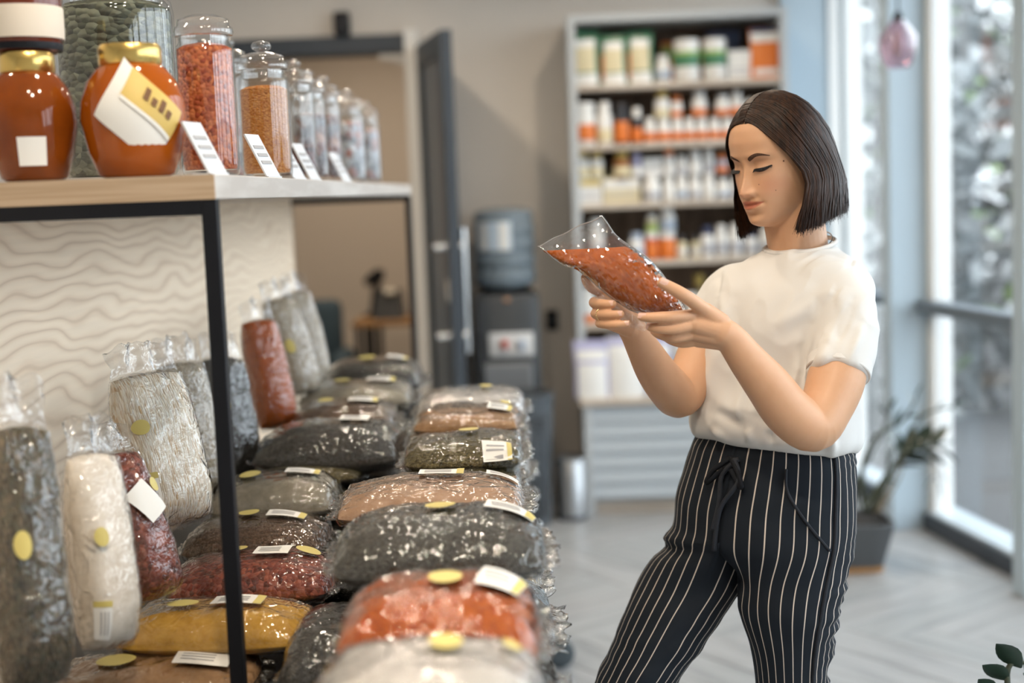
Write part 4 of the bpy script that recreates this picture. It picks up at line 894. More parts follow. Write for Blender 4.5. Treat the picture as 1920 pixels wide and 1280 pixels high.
MB().lathe((0, 0, 0), [(.066, .27), (.0715, .272), (.0715, .286), (.064, .288)], 36, False, False).build('rim', M_chrome, bn, smooth=True, angle=40)
# ------------------------------------------------------------------ pendant lamp
q = at(1684, 78, 5.35)
pd = empty('pendant_lamp', (q.x, q.y, q.z)); tag(pd, 'small pink glass pendant lamp hanging on a thin cord by the window', 'lamp')
r = 35*5.35/FPX; h = 88*5.35/FPX
M_pink = thin('pink_glass', (.78, .62, .68), .06, 1.5, 2.0, .07, .16, (.72, .52, .60), .25, 30)
MB().lathe((0, 0, 0), [(r*.55, -h*.55), (r*.78, -h*.45), (r*.97, -h*.15), (r, .02), (r*.86, h*.18), (r*.55, h*.36), (r*.26, h*.46)], 32, False, False).build('glass_shade', M_pink, pd, smooth=True)
MB().lathe((0, 0, 0), [(r*.30, h*.42), (r*.27, h*.52), (r*.14, h*.62), (r*.05, h*.66)], 16).build('socket', M_black, pd, smooth=True, angle=40)
MB().tube([(0, 0, h*.6), (0, 0, CEIL-q.z)], .004, 6).build('cord', M_black, pd)
MB().lathe((0, 0, -.1*h), [(.004, -.05), (.022, -.03), (.026, 0), (.016, .03), (.012, .06)], 14).build('bulb', mat('frosted_bulb', (.8, .76, .74), .2), pd, smooth=True)
# ------------------------------------------------------------------ potted plants
M_zz = mat('waxy_green_leaf', (.012, .034, .02), .3, coat=.2); M_stem = mat('plant_stem', (.05, .06, .035), .6); M_stemd = mat('dry_stem', (.30, .24, .16), .8)
def leaf_mesh(L, W, fold=.25):
    m = MB(); n = 7; vs = []; prof = [.10, .62, .95, 1.0, .82, .48, .02]
    for i in range(n):
        t = i/(n-1); z = -.12*L*t*t
        for s_ in (-1, 0, 1): vs.append(Vector((L*t, s_*W/2*prof[i], z + abs(s_)*fold*W/2*prof[i])))
    fs = []
    for i in range(n-1):
        for j in range(2): a = i*3+j; fs.append((a, a+3, a+4, a+1))
    m.add(vs, fs); me = m.mesh('leaf'); me.materials.append(M_zz); me.polygons.foreach_set('use_smooth', [True]*len(me.polygons)); return me
LM = leaf_mesh(1, .42)
def add_leaf(parent, base, dirv, L, roll=0, wide=1.0):
    d_ = Vector(dirv).normalized(); s_ = UPV.cross(d_); s_ = s_.normalized() if s_.length > 1e-3 else Vector((1, 0, 0)); n_ = d_.cross(s_)
    M3 = Matrix((d_, s_, n_)).transposed() @ Matrix.Rotation(roll, 3, 'X')
    o = bpy.data.objects.new('leaf', LM); COL.objects.link(o); o.parent = parent
    o.matrix_local = Matrix.Translation(Vector(base)-Vector(parent.location)) @ M3.to_4x4() @ Matrix.Diagonal((L, L*wide, L, 1))
UPV = Vector((0, 0, 1))
pc = onz(1600, 1062)
pp = empty('potted_plant', (pc.x, pc.y, 0)); tag(pp, 'half bare zz plant in a grey pot with an amber base rim by the window', 'plant')
zt = ony(1620, 970, pc.y).z; rt = (ony(1668, 970, pc.y).x - pc.x); rbm = (ony(1650, 1060, pc.y).x - pc.x)
def sq(r, z, n=9):
    out = []
    for k in range(36):
        a = 2*math.pi*k/36 + math.pi/4; c, s_ = math.cos(a), math.sin(a); q_ = (abs(c)**6+abs(s_)**6)**(-1/6); out.append(Vector((r*q_*c, r*q_*s_, z)))
    return out
def sqloft(prof):
    m = MB(); vs = []; n = 36
    for r_, z_ in prof: vs += sq(r_, z_)
    m.add(vs, [(i*n+j, i*n+(j+1) % n, (i+1)*n+(j+1) % n, (i+1)*n+j) for i in range(len(prof)-1) for j in range(n)] + [tuple(range(n))[::-1], tuple((len(prof)-1)*n+j for j in range(n))]); return m
sqloft([(rbm, .022), (rt*.97, zt*.85), (rt, zt*.95), (rt, zt), (rt*.93, zt), (rt*.9, zt-.03)]).build('pot', mat('pot_grey', (.085, .09, .095), .5), pp, smooth=True, angle=40)
sqloft([(rbm*.98, 0), (rbm, .004), (rbm*1.0, .022)]).build('pot_base', mat('amber_tray', (.40, .20, .06), .4), pp)
sqloft([(rt*.88, zt-.035), (rt*.88, zt-.02)]).build('soil', mat('soil', (.02, .017, .014), .95, bump=.8, bscale=60), pp)
def stem(pts, r0, m_, leaves=(), Y=None, par=pp):
    P = [ony(a, b, (Y or pc.y)+dy) for a, b, dy in pts]; S = catmull([tuple(q) for q in P], 20); m = MB(); m.tube(S, [r0*(1-.65*k/19) for k in range(20)], 7); sub(m, 'stem', m_, par, smooth=True)
    for t_, ang_, L_, dz in leaves:
        k = int(t_*19); b = Vector(S[k]); tg = (Vector(S[min(19, k+1)])-Vector(S[max(0, k-1)])).normalized()
        sd = tg.cross(Vector((0, 1, 0))).normalized()*math.copysign(1, ang_); dv = tg*math.cos(ang_) + sd*abs(math.sin(ang_)) + Vector((0, dz, 0)); add_leaf(par, b, dv, L_, roll=dz*2)
stem([(1622, 960, 0), (1617, 880, 0), (1640, 820, 0), (1690, 790, 0), (1720, 745, 0)], .012, M_stem, ((.62, -.9, .08, .2), (.7, .8, .08, -.2), (.8, -.7, .08, .1), (.9, .7, .07, .3), (.98, .2, .08, 0)))
stem([(1630, 960, .03), (1660, 900, .03), (1700, 850, .02), (1760, 835, .0)], .012, M_stem, [(.48+.036*k, (-1)**k*(.7+.05*(k%4)), .115, (-1)**k*.3) for k in range(14)] + [(.98, .1, .10, 0)])
stem([(1635, 955, -.02), (1690, 850, -.02), (1730, 780, 0), (1790, 762, 0)], .009, M_stem, ((.8, .5, .06, 0), (.93, -.4, .09, .2), (.99, .1, .10, 0), (.97, .5, .08, -.2)))
stem([(1628, 960, .05), (1685, 870, .05), (1745, 850, .04), (1757, 905, .03)], .006, M_stem, ((.86, .7, .08, 0), (.93, -.8, .08, .2), (.99, .2, .08, -.1)))
stem([(1640, 960, .0), (1672, 905, .0), (1705, 830, .03), (1730, 760, .03)], .006, M_stemd)
stem([(1646, 960, .02), (1685, 900, .02), (1700, 850, .03)], .006, M_stemd)
stem([(1618, 955, -.05), (1650, 905, -.05), (1665, 880, -.05)], .008, M_stem, ((.95, .3, .12, .0), (.6, -1.2, .08, .1)))
stem([(1610, 955, .02), (1608, 905, .02), (1650, 820, .02), (1668, 770, .0)], .006, M_stem, ((.9, .9, .07, .2), (.98, -.1, .07, .2)))
# foreground plant, bottom right
fc = at(1990, 1280, 2.5); FY = fc.y
fp = empty('foreground_plant', (fc.x, FY, 0)); tag(fp, 'dark green leafy plant poking in at the bottom right corner', 'plant')
MB().lathe((0, 0, 0), [(.09, 0), (.10, .01), (.125, .25), (.13, .26), (.12, .26), (.115, .235)], 32).build('pot', mat('pot_grey', (.085, .09, .095), .5), fp, smooth=True, angle=40)
MB().lathe((0, 0, 0), [(.113, .22), (.1, .236)], 24).build('soil', mat('soil', (.02, .017, .014), .95), fp)
def fstem(pts, leaves):
    P = [Vector((fc.x, FY, .235))] + [ony(a, b, FY+dy) for a, b, dy in pts]; S = catmull([tuple(q) for q in P], 20); m = MB(); m.tube(S, [.008*(1-.6*k/19) for k in range(20)], 7); sub(m, 'stem', M_stem, fp, smooth=True)
    for (bx, by, tx, ty, dy) in leaves:
        b, t_ = ony(bx, by, FY), ony(tx, ty, FY+dy); add_leaf(fp, b, t_-b, (t_-b).length, roll=.9, wide=1.15)
fstem([(1960, 1330, 0), (1935, 1235, 0)], [(1915, 1252, 1866, 1199, -.02), (1892, 1276, 1840, 1239, -.02), (1868, 1300, 1832, 1267, -.02), (1920, 1255, 1912, 1215, .02), (1918, 1262, 1960, 1290, 0), (1930, 1240, 1965, 1200, 0)])
fstem([(1890, 1290, .0), (1925, 1240, .01)], [])
fstem([(2050, 1300, .05), (2080, 1200, .08)], [(2060, 1260, 2110, 1220, 0), (2065, 1240, 2020, 1200, .02), (2078, 1205, 2085, 1150, 0)])
# ------------------------------------------------------------------ the woman
person = empty('person', (.45, 2.46, 0)); tag(person, 'woman in a white t-shirt and pinstriped trousers holding a bag of paprika', 'person')
UP = Vector((0, 0, 1))
def yawdirs(deg):
    a = math.radians(deg); f = Vector((-math.sin(a), -math.cos(a), 0)); return f, UP.cross(f)
def remeshed(mb, voxel, smooth=2, fac=.5):
    me = mb.mesh('tmp'); o = bpy.data.objects.new('tmp', me); COL.objects.link(o)
    r = o.modifiers.new('r', 'REMESH'); r.mode = 'VOXEL'; r.voxel_size = voxel; r.use_smooth_shade = True
    if smooth: s_ = o.modifiers.new('s', 'SMOOTH'); s_.factor = fac; s_.iterations = smooth
    dg = bpy.context.evaluated_depsgraph_get(); out = bpy.data.meshes.new_from_object(o.evaluated_get(dg))
    bpy.data.objects.remove(o); bpy.data.meshes.remove(me); return out
def co_array(me):
    a = np.empty(len(me.vertices)*3); me.vertices.foreach_get('co', a); return a.reshape(-1, 3)
def set_co(me, a): me.vertices.foreach_set('co', a.ravel()); me.update()
PL_ = Vector(person.location)
def to_person(me): me.transform(Matrix.Translation(-PL_)); me.update(); return me
# ---- head frame
HF0, HL = yawdirs(53); hp = math.radians(10); HR = math.radians(2.0)
HF = HF0*math.cos(hp) - UP*math.sin(hp); HU = UP*math.cos(hp) + HF0*math.sin(hp)
HU, HL = (HU*math.cos(HR) - HL*math.sin(HR)).normalized(), (HL*math.cos(HR) + HU*math.sin(HR)).normalized()
HO = at(1457, 297, 2.50); HS = .935
def hw_(f, l, u): return HO + (HF*f + HL*l + HU*u)*HS
pu = [-.120, -.114, -.104, -.090, -.075, -.055, -.035, -.015, 0, .02, .045, .07, .09, .105, .113]
pF = [.050, .076, .0875, .0865, .089, .090, .088, .085, .085, .0905, .092, .084, .066, .038, .0]
pW = [.010, .026, .0395, .0485, .054, .060, .0645, .068, .069, .070, .070, .065, .052, .031, .0]
pB = [.0, .01, .02, .035, .05, .07, .083, .092, .096, .099, .099, .091, .074, .045, .0]
_ug = np.linspace(pu[0], pu[-1], 480); _tab = {}
def itp(u, ys):
    k = id(ys)
    if k not in _tab:
        y = np.interp(_ug, pu, ys); w_ = np.hanning(49); w_ /= w_.sum(); pad = np.concatenate([2*y[0]-y[24:0:-1], y, 2*y[-1]-y[-2:-26:-1]]); ysm = np.convolve(pad, w_, 'valid'); bl = np.clip(np.minimum(np.arange(480), 479-np.arange(480))/24, 0, 1); _tab[k] = ysm*bl + y*(1-bl)
    return float(np.interp(u, _ug, _tab[k]))
nu_ = [-.061, -.0565, -.052, -.047, -.041, -.03, -.018, -.006, .004, .014]; nh = [0, .0065, .0165, .0205, .0200, .0145, .0092, .0052, .0025, 0]; ns = [.011, .0103, .0098, .0094, .0084, .0070, .0064, .0062, .0064, .008]
def gs(l, u, l0, u0, sl, su): return math.exp(-((l-l0)/sl)**2-((u-u0)/su)**2)
def mouth_u(l): return -.0705 + .0028*min(1.3, (l/.024)**2)
def feat(l, u):
    al = abs(l); h = 0
    if -.062 < u < .015: h += float(np.interp(u, nu_, nh))*math.exp(-(l/float(np.interp(u, nu_, ns)))**2)
    h += .0085*gs(al, u, .0132, -.0475, .0058, .0062) - .0035*gs(al, u, .0075, -.0555, .0045, .003)
    h += -.0085*gs(al, u, .031, .003, .017, .011) - .004*gs(al, u, .0165, .002, .007, .008)
    h += .0078*gs(al, u, .0325, -.003, .0135, .0088) - .0014*gs(al, u, .032, .0075, .014, .0020)
    h += -.0016*gs(al, u, .033, -.0145, .014, .0025)
    h += .0030*gs(al, u, .030, .019, .02, .006) + .0035*gs(al, u, .043, -.022, .02, .016) + .003*gs(al, u, .03, -.047, .016, .018)
    um = mouth_u(l); e = max(0, 1-(l/.0255)**2)
    h += .0058*e**.7*math.exp(-((u-um-.0052)/.0042)**2)*(1-.25*math.exp(-(l/.0035)**2)) + .0072*e*math.exp(-((u-um+.0062)/.0048)**2)
    h += -.0030*math.exp(-((u-um)/.0015)**2)*(1 if al < .0245 else math.exp(-((al-.0245)/.002)**2))
    h += -.0014*gs(al, u, .0275, -.0690, .004, .004)
    h += -.0035*gs(l, u, 0, -.090, .016, .0042) + .0042*gs(l, u, 0, -.104, .014, .0085) - .0008*gs(l, u, 0, -.0625, .003, .004)
    h += -.0012*math.exp(-((al-(.0185+(-.052-u)*.42))/.0028)**2)*(1 if -.072 < u < -.05 else 0)
    return h
EXA = .90
def face_f(l, u):
    W_, F_ = itp(u, pW), itp(u, pF); s_ = min(1, (abs(l)/W_))**(1/EXA); return F_*max(0, 1-s_*s_)**(EXA/2) + feat(l, u)
def fw(l, u, off=.0): return hw_(face_f(l, u)+off, l, u)
body = MB()
def head_fn(a, b):
    th = (a-.5)*2*math.pi; u = pu[0] + (pu[-1]-pu[0])*(.5-.5*math.cos(math.pi*b))*.999
    s_, c_ = math.sin(th), math.cos(th); W_, F_, B_ = itp(u, pW), itp(u, pF), itp(u, pB)
    l = W_*math.copysign(abs(s_)**EXA, s_)
    f = F_*c_**EXA if c_ > 0 else -B_*abs(c_)**EXA
    if c_ > 0: f += feat(l, u)*smooth01(0, .25, c_)
    return hw_(f, l, u)
NH, NV = 300, 240
body.grid(head_fn, NH, NV, True); body.f += [tuple(range(NH))[::-1], tuple((NV-1)*NH+j for j in range(NH))]
# ear on the near side
ear = MB()
for sd in (1, -1):
    def ear_fn(a, b):
        th, ph = a*2*math.pi, (b-.5)*math.pi; r = math.cos(ph)
        return hw_(-.006+.015*r*math.cos(th)-.004*math.sin(ph), sd*(.0705+.006*r*math.sin(th)), -.016+.031*math.sin(ph))
    k = len(body.f); body.grid(ear_fn, 20, 14, True)
def rtube(pts, rads, n=20): # round-ended tube into the body
    pts = [Vector(p) for p in pts]; d0 = (pts[0]-pts[1]).normalized(); d1 = (pts[-1]-pts[-2]).normalized()
    mx = lambda r: max(r) if isinstance(r, tuple) else r
    sc = lambda r, k: (r[0]*k, r[1]*k) if isinstance(r, tuple) else r*k
    P = [pts[0]+d0*mx(rads[0])*.85, pts[0]+d0*mx(rads[0])*.5] + pts + [pts[-1]+d1*mx(rads[-1])*.5, pts[-1]+d1*mx(rads[-1])*.85]
    R = [sc(rads[0], .45), sc(rads[0], .85)] + list(rads) + [sc(rads[-1], .85), sc(rads[-1], .45)]
    body.tube(P, R, n)
def limb(stations, n=24):
    """stations: (px, py, depth, radius)"""
    S = catmull([(*at(a, b, c), r) for a, b, c, r in stations], n); rtube([q[:3] for q in S], [float(q[3]) for q in S], 44)
nb_ = at(1499, 492, 2.535)
S = catmull([(*hw_(-.02, 0, -.03), .052), (*hw_(-.018, 0, -.085), .0535), (*((hw_(-.02, 0, -.12)+nb_)/2), .053), (*nb_, .053), (*at(1496, 560, 2.53), .062)], 16)
rtube([q[:3] for q in S], [float(q[3]) for q in S], 32)
limb([(1370, 570, 2.60, .036), (1430, 560, 2.57, .040), (1500, 555, 2.52, .045), (1550, 565, 2.46, .040), (1582, 580, 2.41, .036)])
limb([(1490, 560, 2.53, .06), (1465, 660, 2.53, .085), (1450, 830, 2.53, .09)])
# near (left) arm and far (right) arm
limb([(1582, 575, 2.41, .034), (1580, 625, 2.385, .039), (1570, 702, 2.352, .0475), (1548, 765, 2.325, .043), (1522, 801, 2.305, .0405), (1478, 771, 2.292, .0405), (1440, 722, 2.280, .037), (1402, 676, 2.268, .0305), (1372, 637, 2.258, .0255), (1352, 622, 2.252, .0245)], 44)
limb([(1362, 560, 2.60, .038), (1332, 620, 2.575, .043), (1302, 695, 2.54, .042), (1275, 742, 2.505, .0385), (1252, 724, 2.475, .0375), (1228, 692, 2.445, .034), (1207, 655, 2.405, .0285), (1192, 628, 2.375, .0245), (1183, 612, 2.36, .0235)], 44)
NAILS = []
def finger(pts, r0=.0100, taper=(1, .90, .80, .66), nail=None, dn=None):
    P = [at(*p) for p in pts]; k = len(P); rr = [r0*t_ for t_ in taper[-k:]] if k <= 4 else None
    S = catmull([(*p, r) for p, r in zip(P, rr)], 16); rtube([q[:3] for q in S], [float(q[3]) for q in S], 16)
    if dn is not None: NAILS.append((P[-1], (P[-1]-P[-2]).normalized(), dn, rr[-1]))
def meta(w0, m0, r0, r1): S = [at(*w0), (at(*w0)+at(*m0))/2, at(*m0)]; rtube(S, [r0, (r0+r1)/2, r1], 16)
TOCAM = (CAM-at(1290, 590, 2.24)).normalized()
# near hand: back of the hand to the camera, fingers under the bag, thumb on its face
Wn = (1362, 628, 2.257)
for w0, m0, a_, b_ in (((1352, 608, 2.250), (1307, 591, 2.243), .0165, .0135), ((1350, 620, 2.246), (1303, 609, 2.240), .0175, .014), ((1350, 632, 2.25), (1302, 624, 2.249), .016, .0125), ((1352, 640, 2.258), (1308, 638, 2.262), .0145, .0115)): meta(w0, m0, a_, b_)
finger([(1307, 591, 2.243), (1258, 594, 2.222), (1222, 595, 2.222), (1203, 594, 2.226)], .0105, dn=(TOCAM*.8+CY*.55).normalized())
finger([(1303, 609, 2.240), (1262, 616, 2.230), (1232, 615, 2.232), (1219, 613, 2.238)], .0105, dn=(TOCAM*.85+CY*.3).normalized())
finger([(1302, 625, 2.249), (1266, 633, 2.243), (1238, 627, 2.252), (1226, 621, 2.262)], .0098)
finger([(1308, 638, 2.262), (1280, 643, 2.262), (1258, 638, 2.270), (1247, 632, 2.280)], .0088)
meta((1352, 606, 2.250), (1322, 582, 2.238), .0165, .0135)
finger([(1324, 584, 2.238), (1302, 567, 2.222), (1275, 549, 2.210), (1241, 530, 2.208)], .0122, (1, .92, .86, .70), dn=(TOCAM*.7+CY*.6-CX*.1).normalized())
# far hand: comes from behind, three fingers close round the lower edge towards the camera
for w0, m0, a_, b_ in (((1180, 606, 2.355), (1132, 548, 2.36), .0165, .013), ((1178, 610, 2.355), (1130, 566, 2.352), .0165, .013), ((1180, 614, 2.352), (1133, 586, 2.345), .0155, .0125), ((1184, 618, 2.35), (1140, 604, 2.338), .0145, .0115)): meta(w0, m0, a_, b_)
finger([(1130, 566, 2.352), (1114, 567, 2.315), (1131, 570, 2.275), (1149, 570, 2.262)], .0102, dn=(TOCAM*.85+CY*.4+CX*.1).normalized())
finger([(1133, 586, 2.345), (1117, 588, 2.308), (1140, 590, 2.264), (1164, 589, 2.252)], .0098, dn=(TOCAM*.85+CY*.4+CX*.1).normalized())
finger([(1140, 604, 2.338), (1125, 606, 2.30), (1149, 609, 2.258), (1176, 607, 2.248)], .0090, dn=(TOCAM*.85+CY*.4+CX*.1).normalized())
finger([(1132, 548, 2.36), (1110, 540, 2.345), (1100, 528, 2.325), (1096, 520, 2.315)], .0095)
meta((1186, 604, 2.36), (1192, 578, 2.375), .015, .012)
finger([(1192, 578, 2.375), (1180, 552, 2.372), (1168, 532, 2.362), (1160, 520, 2.352)], .0105)
bm_ = remeshed(body, .0017, 3, .5)
A = co_array(bm_); rel = (A - np.array(HO))/HS
f_, l_, u_ = rel @ np.array(HF), rel @ np.array(HL), rel @ np.array(HU)
infront = (f_ > .03) & (np.abs(l_) < .06) & (u_ > -.12) & (u_ < .1)
um = -.0705 + .0028*np.minimum(1.3, (l_/.024)**2); e_ = np.clip(1-(l_/.0262)**2, 0, 1)
lip = np.clip(1-np.abs((u_-um-.0005*e_)/(.0092*e_+1e-5)), 0, 1)*3; lip = np.clip(lip, 0, 1)*infront*(f_ > .07)
blush = np.exp(-((np.abs(l_)-.042)/.018)**2-((u_+.038)/.018)**2)*infront + .8*np.exp(-(l_/.012)**2-((u_+.047)/.010)**2)*infront
lid = np.exp(-((np.abs(l_)-.033)/.014)**2-((u_-.0)/.009)**2)*infront
colr = np.zeros((len(A), 4)); colr[:, 0] = lip; colr[:, 1] = np.clip(blush, 0, 1); colr[:, 2] = lid; colr[:, 3] = 1
at_ = bm_.color_attributes.new('tint', 'FLOAT_COLOR', 'POINT'); at_.data.foreach_set('color', colr.ravel())
m_, nt, N, L, p = nmat('skin')
ac = N.new('ShaderNodeVertexColor'); ac.layer_name = 'tint'; sep = N.new('ShaderNodeSeparateColor'); L.new(ac.outputs[0], sep.inputs[0])
nz_ = N.new('ShaderNodeTexNoise'); nz_.inputs['Scale'].default_value = 55; nz_.inputs['Detail'].default_value = 4
tc = N.new('ShaderNodeTexCoord'); L.new(tc.outputs['Object'], nz_.inputs['Vector'])
def mixc(fac, a, b, k=1.0):
    mx = N.new('ShaderNodeMix'); mx.data_type = 'RGBA'
    if k != 1:
        mm = N.new('ShaderNodeMath'); mm.operation = 'MULTIPLY'; mm.inputs[1].default_value = k; L.new(fac, mm.inputs[0]); fac = mm.outputs[0]
    L.new(fac, mx.inputs[0])
    if isinstance(a, tuple): mx.inputs[6].default_value = (*a, 1)
    else: L.new(a, mx.inputs[6])
    mx.inputs[7].default_value = (*b, 1); return mx.outputs[2]
c_ = mixc(nz_.outputs[0], (.60, .335, .190), (.65, .375, .225))
c_ = mixc(sep.outputs[1], c_, (.55, .205, .115), .4); c_ = mixc(sep.outputs[2], c_, (.42, .20, .11), .5); c_ = mixc(sep.outputs[0], c_, (.45, .115, .065), .85)
L.new(c_, p.inputs['Base Color']); p.inputs['Roughness'].default_value = .45; p.inputs['Specular IOR Level'].default_value = .4
p.inputs['Subsurface Weight'].default_value = .12; p.inputs['Subsurface Radius'].default_value = (.010, .004, .002); p.inputs['Subsurface Scale'].default_value = 1
link('body', to_person(bm_), m_, person, True)
# nails, ring, earring
M_nail = mat('fingernail', (.74, .47, .38), .15, coat=.6)
for P, d_, n_, r in NAILS:
    n_ = (n_ - d_*n_.dot(d_)).normalized(); sd = d_.cross(n_); m = MB()
    m.grid(lambda u, v: P + d_*((v-.62)*.0125) + sd*((u-.5)*r*1.5) + n_*(r*(1.16-.42*(2*u-1)**2) + .0002 - .0016*v), 6, 6)
    sub(m, 'fingernail', M_nail, person, smooth=True)
rp_ = at(1128, 589, 2.284); m = MB(); ax = (at(1140, 590, 2.264)-at(1117, 588, 2.308)).normalized(); s1 = ax.cross(UP).normalized(); s2 = ax.cross(s1)
m.tube([rp_ + (s1*math.cos(t_) + s2*math.sin(t_))*.0096 for t_ in [2*math.pi*k/24 for k in range(25)]], .0011, 6)
sub(m, 'finger_ring', mat('gold', (.8, .58, .3), .2, metal=1), person, smooth=True)
m = MB(); c0 = hw_(.0, .0785, -.052); m.tube([c0 + HU*(.010*math.cos(t_)) + HF*(.006*math.sin(t_)) for t_ in [2*math.pi*k/20 for k in range(21)]], .0012, 6)
sub(m, 'earring', mat('gold', (.8, .58, .3), .2, metal=1), person, smooth=True)
# brows, lashes, eyes
M_brow = mat('brow_hair', (.075, .032, .016), .8); M_lash = mat('lash_black', (.008, .006, .006), .6)
for sd in (1, -1):
    S = catmull([(.0125, .0125, .0030), (.020, .0165, .0036), (.031, .0205, .0031), (.040, .0195, .0022), (.049, .0150, .0009)], 16); m = MB()
    for k in range(15):
        a, b = S[k], S[k+1]
        vs = [fw(sd*a[0], a[1]+a[2], .0004), fw(sd*a[0], a[1], .0017), fw(sd*a[0], a[1]-a[2], .0004), fw(sd*b[0], b[1]+b[2], .0004), fw(sd*b[0], b[1], .0017), fw(sd*b[0], b[1]-b[2], .0004)]
        m.add(vs, [(0, 1, 4, 3), (1, 2, 5, 4), (2, 1, 0), (3, 4, 5)])
    sub(m, 'eyebrow', M_brow, person, smooth=True)
    UPL = catmull([(.0180, -.0068), (.025, -.0058), (.033, -.0056), (.041, -.0050), (.0485, -.0030)], 18); LOL = catmull([(.0180, -.0070), (.025, -.0098), (.033, -.0112), (.041, -.0092), (.0485, -.0032)], 18)
    m = MB(); m.tube([fw(sd*a[0], a[1], .0009) for a in UPL], [.0006] + [.0015]*15 + [.0013, .0007], 6)
    for k, a in enumerate(UPL):
        b0 = fw(sd*a[0], a[1], .0012); tip = b0 + HF*(.0058+.002*k/17)*HS - HU*.0042*HS + HL*sd*(.0006+.0040*(k/17)**2); m.tube([b0, (b0+tip)/2 - HU*.0006, tip], [.0007, .0005, .0001], 4, False)
    sub(m, 'eyelashes', M_lash, person)
    m = MB(); m.grid(lambda u, v: fw(sd*(UPL[int(u*17+.5)][0]), UPL[int(u*17+.5)][1]*(1-v)+LOL[int(u*17+.5)][1]*v, .0010), 18, 5)
    sub(m, 'eye', mat('eye_dark', (.035, .020, .014), .15), person, smooth=True)
    m = MB(); m.tube([fw(sd*a[0], a[1], .0007) for a in LOL], .0006, 5); sub(m, 'lower_lashes', mat('lash_brown', (.08, .035, .02), .6), person)
M_mole = mat('mole', (.16, .06, .03), .6)
for l, u, r in ((.060, .000, .0016), (.026, -.034, .0009), (.046, -.050, .0009)):
    q = fw(l, u, .0); m = MB(); m.grid(lambda a, b: q + (HF*math.cos(a*6.283)*math.cos((b-.5)*3.14) + HL*math.sin(a*6.283)*math.cos((b-.5)*3.14) + HU*math.sin((b-.5)*3.14))*r, 10, 7, True); sub(m, 'mole', M_mole, person, smooth=True)
# ---- hair: chin-length bob, parted near the middle
def skull_top(f): return .116*math.sqrt(max(.02, 1-(f/(.098 if f > 0 else .106))**2))
def ell(th, F_, B_, Lr): c, s_ = math.cos(th), math.sin(th); return (F_*c if c > 0 else B_*c), Lr*s_
def guide(side, q, n=14, inset=0.0, jit=(0, 0, 0)):
    q = min(1, max(0, q)); fr = .074-.116*q**.9; PT = .006
    rd = math.radians
    p0 = (fr, PT+side*.001, skull_top(fr)+.001)
    t1 = rd(46+134*q**.95); f1, l1 = ell(t1, .089, .112, .081); t15 = rd(30+150*q**.9)
    fm, lm = ell(t15, .088, .100, .060); p05 = (fm*.55+fr*.45-.004, side*lm*.80, .0715+.0265*smooth01(0, .35, q)-.004*smooth01(.5, 1, q))
    p1 = (f1, side*l1, .040)
    f2, l2 = ell(rd(71+109*q**1.0), .088, .127, .092); p2 = (f2, side*l2, -.030)
    f25, l25 = ell(rd(62+118*q), .088, .133, .0965); p25 = (f25, side*l25, -.078)
    f3, l3 = ell(rd(52+128*q), .088, .122, .090); hem = -.131+.016*q + jit[2]; p3 = (f3+jit[0], side*l3+jit[1], hem)
    if side < 0: p3 = (p3[0], p3[1], p3[2]-.006*(1-q))
    S = catmull([p0, p05, p1, p2, p25, p3], n); out = []
    for k, s_ in enumerate(S):
        f, l, u = s_
        if u > -.02:   # keep outside the skull
            e = math.sqrt((f/(.097 if f > 0 else .108))**2+(l/.0785)**2+(max(u, 0)/.1225)**2)
            if e < 1: f, l, u = f/e, l/e, (u/e if u > 0 else u)
        k_ = 1-inset/.1
        out.append((f*k_, l*k_, u-(inset if u > .05 else 0)))
    return out
hm = MB()
for side in (1, -1):
    NQ, NT = 70, 22; G = []
    for i in range(NQ):
        q = i/(NQ-1); g = guide(side, q, NT); o_ = .0022*nz(q*60, side*3, .5)
        G.append([hw_(f*(1+o_*8), l*(1+o_*8), u) for f, l, u in g])
    k = len(hm.v)
    hm.add([G[i][j] for i in range(NQ) for j in range(NT)], [((i*NT+j), ((i+1)*NT+j), ((i+1)*NT+j+1), (i*NT+j+1)) if side < 0 else ((i*NT+j), (i*NT+j+1), ((i+1)*NT+j+1), ((i+1)*NT+j)) for i in range(NQ-1) for j in range(NT-1)])
def hair_mat(name):
    m_, nt, N, L, p = nmat(name)
    tc = N.new('ShaderNodeTexCoord'); oi = N.new('ShaderNodeTexNoise'); oi.inputs['Scale'].default_value = 60; oi.inputs['Detail'].default_value = 3
    mp = N.new('ShaderNodeMapping'); mp.inputs['Scale'].default_value = (3, 3, .12); L.new(tc.outputs['Object'], mp.inputs[0]); L.new(mp.outputs[0], oi.inputs['Vector'])
    r = N.new('ShaderNodeValToRGB'); r.color_ramp.elements[0].position = .3; r.color_ramp.elements[1].position = .72
    r.color_ramp.elements[0].color = (.008, .0045, .003, 1); r.color_ramp.elements[1].color = (.056, .023, .0105, 1); L.new(oi.outputs[0], r.inputs[0]); L.new(r.outputs[0], p.inputs['Base Color'])
    p.inputs['Roughness'].default_value = .42; p.inputs['Specular IOR Level'].default_value = .28
    MATS[name] = m_; return m_
M_hair = hair_mat('brown_hair')
hair = sub(hm, 'hair', M_hair, person, smooth=True)
rh = random.Random(5); st = MB(); vs, fs = [], []
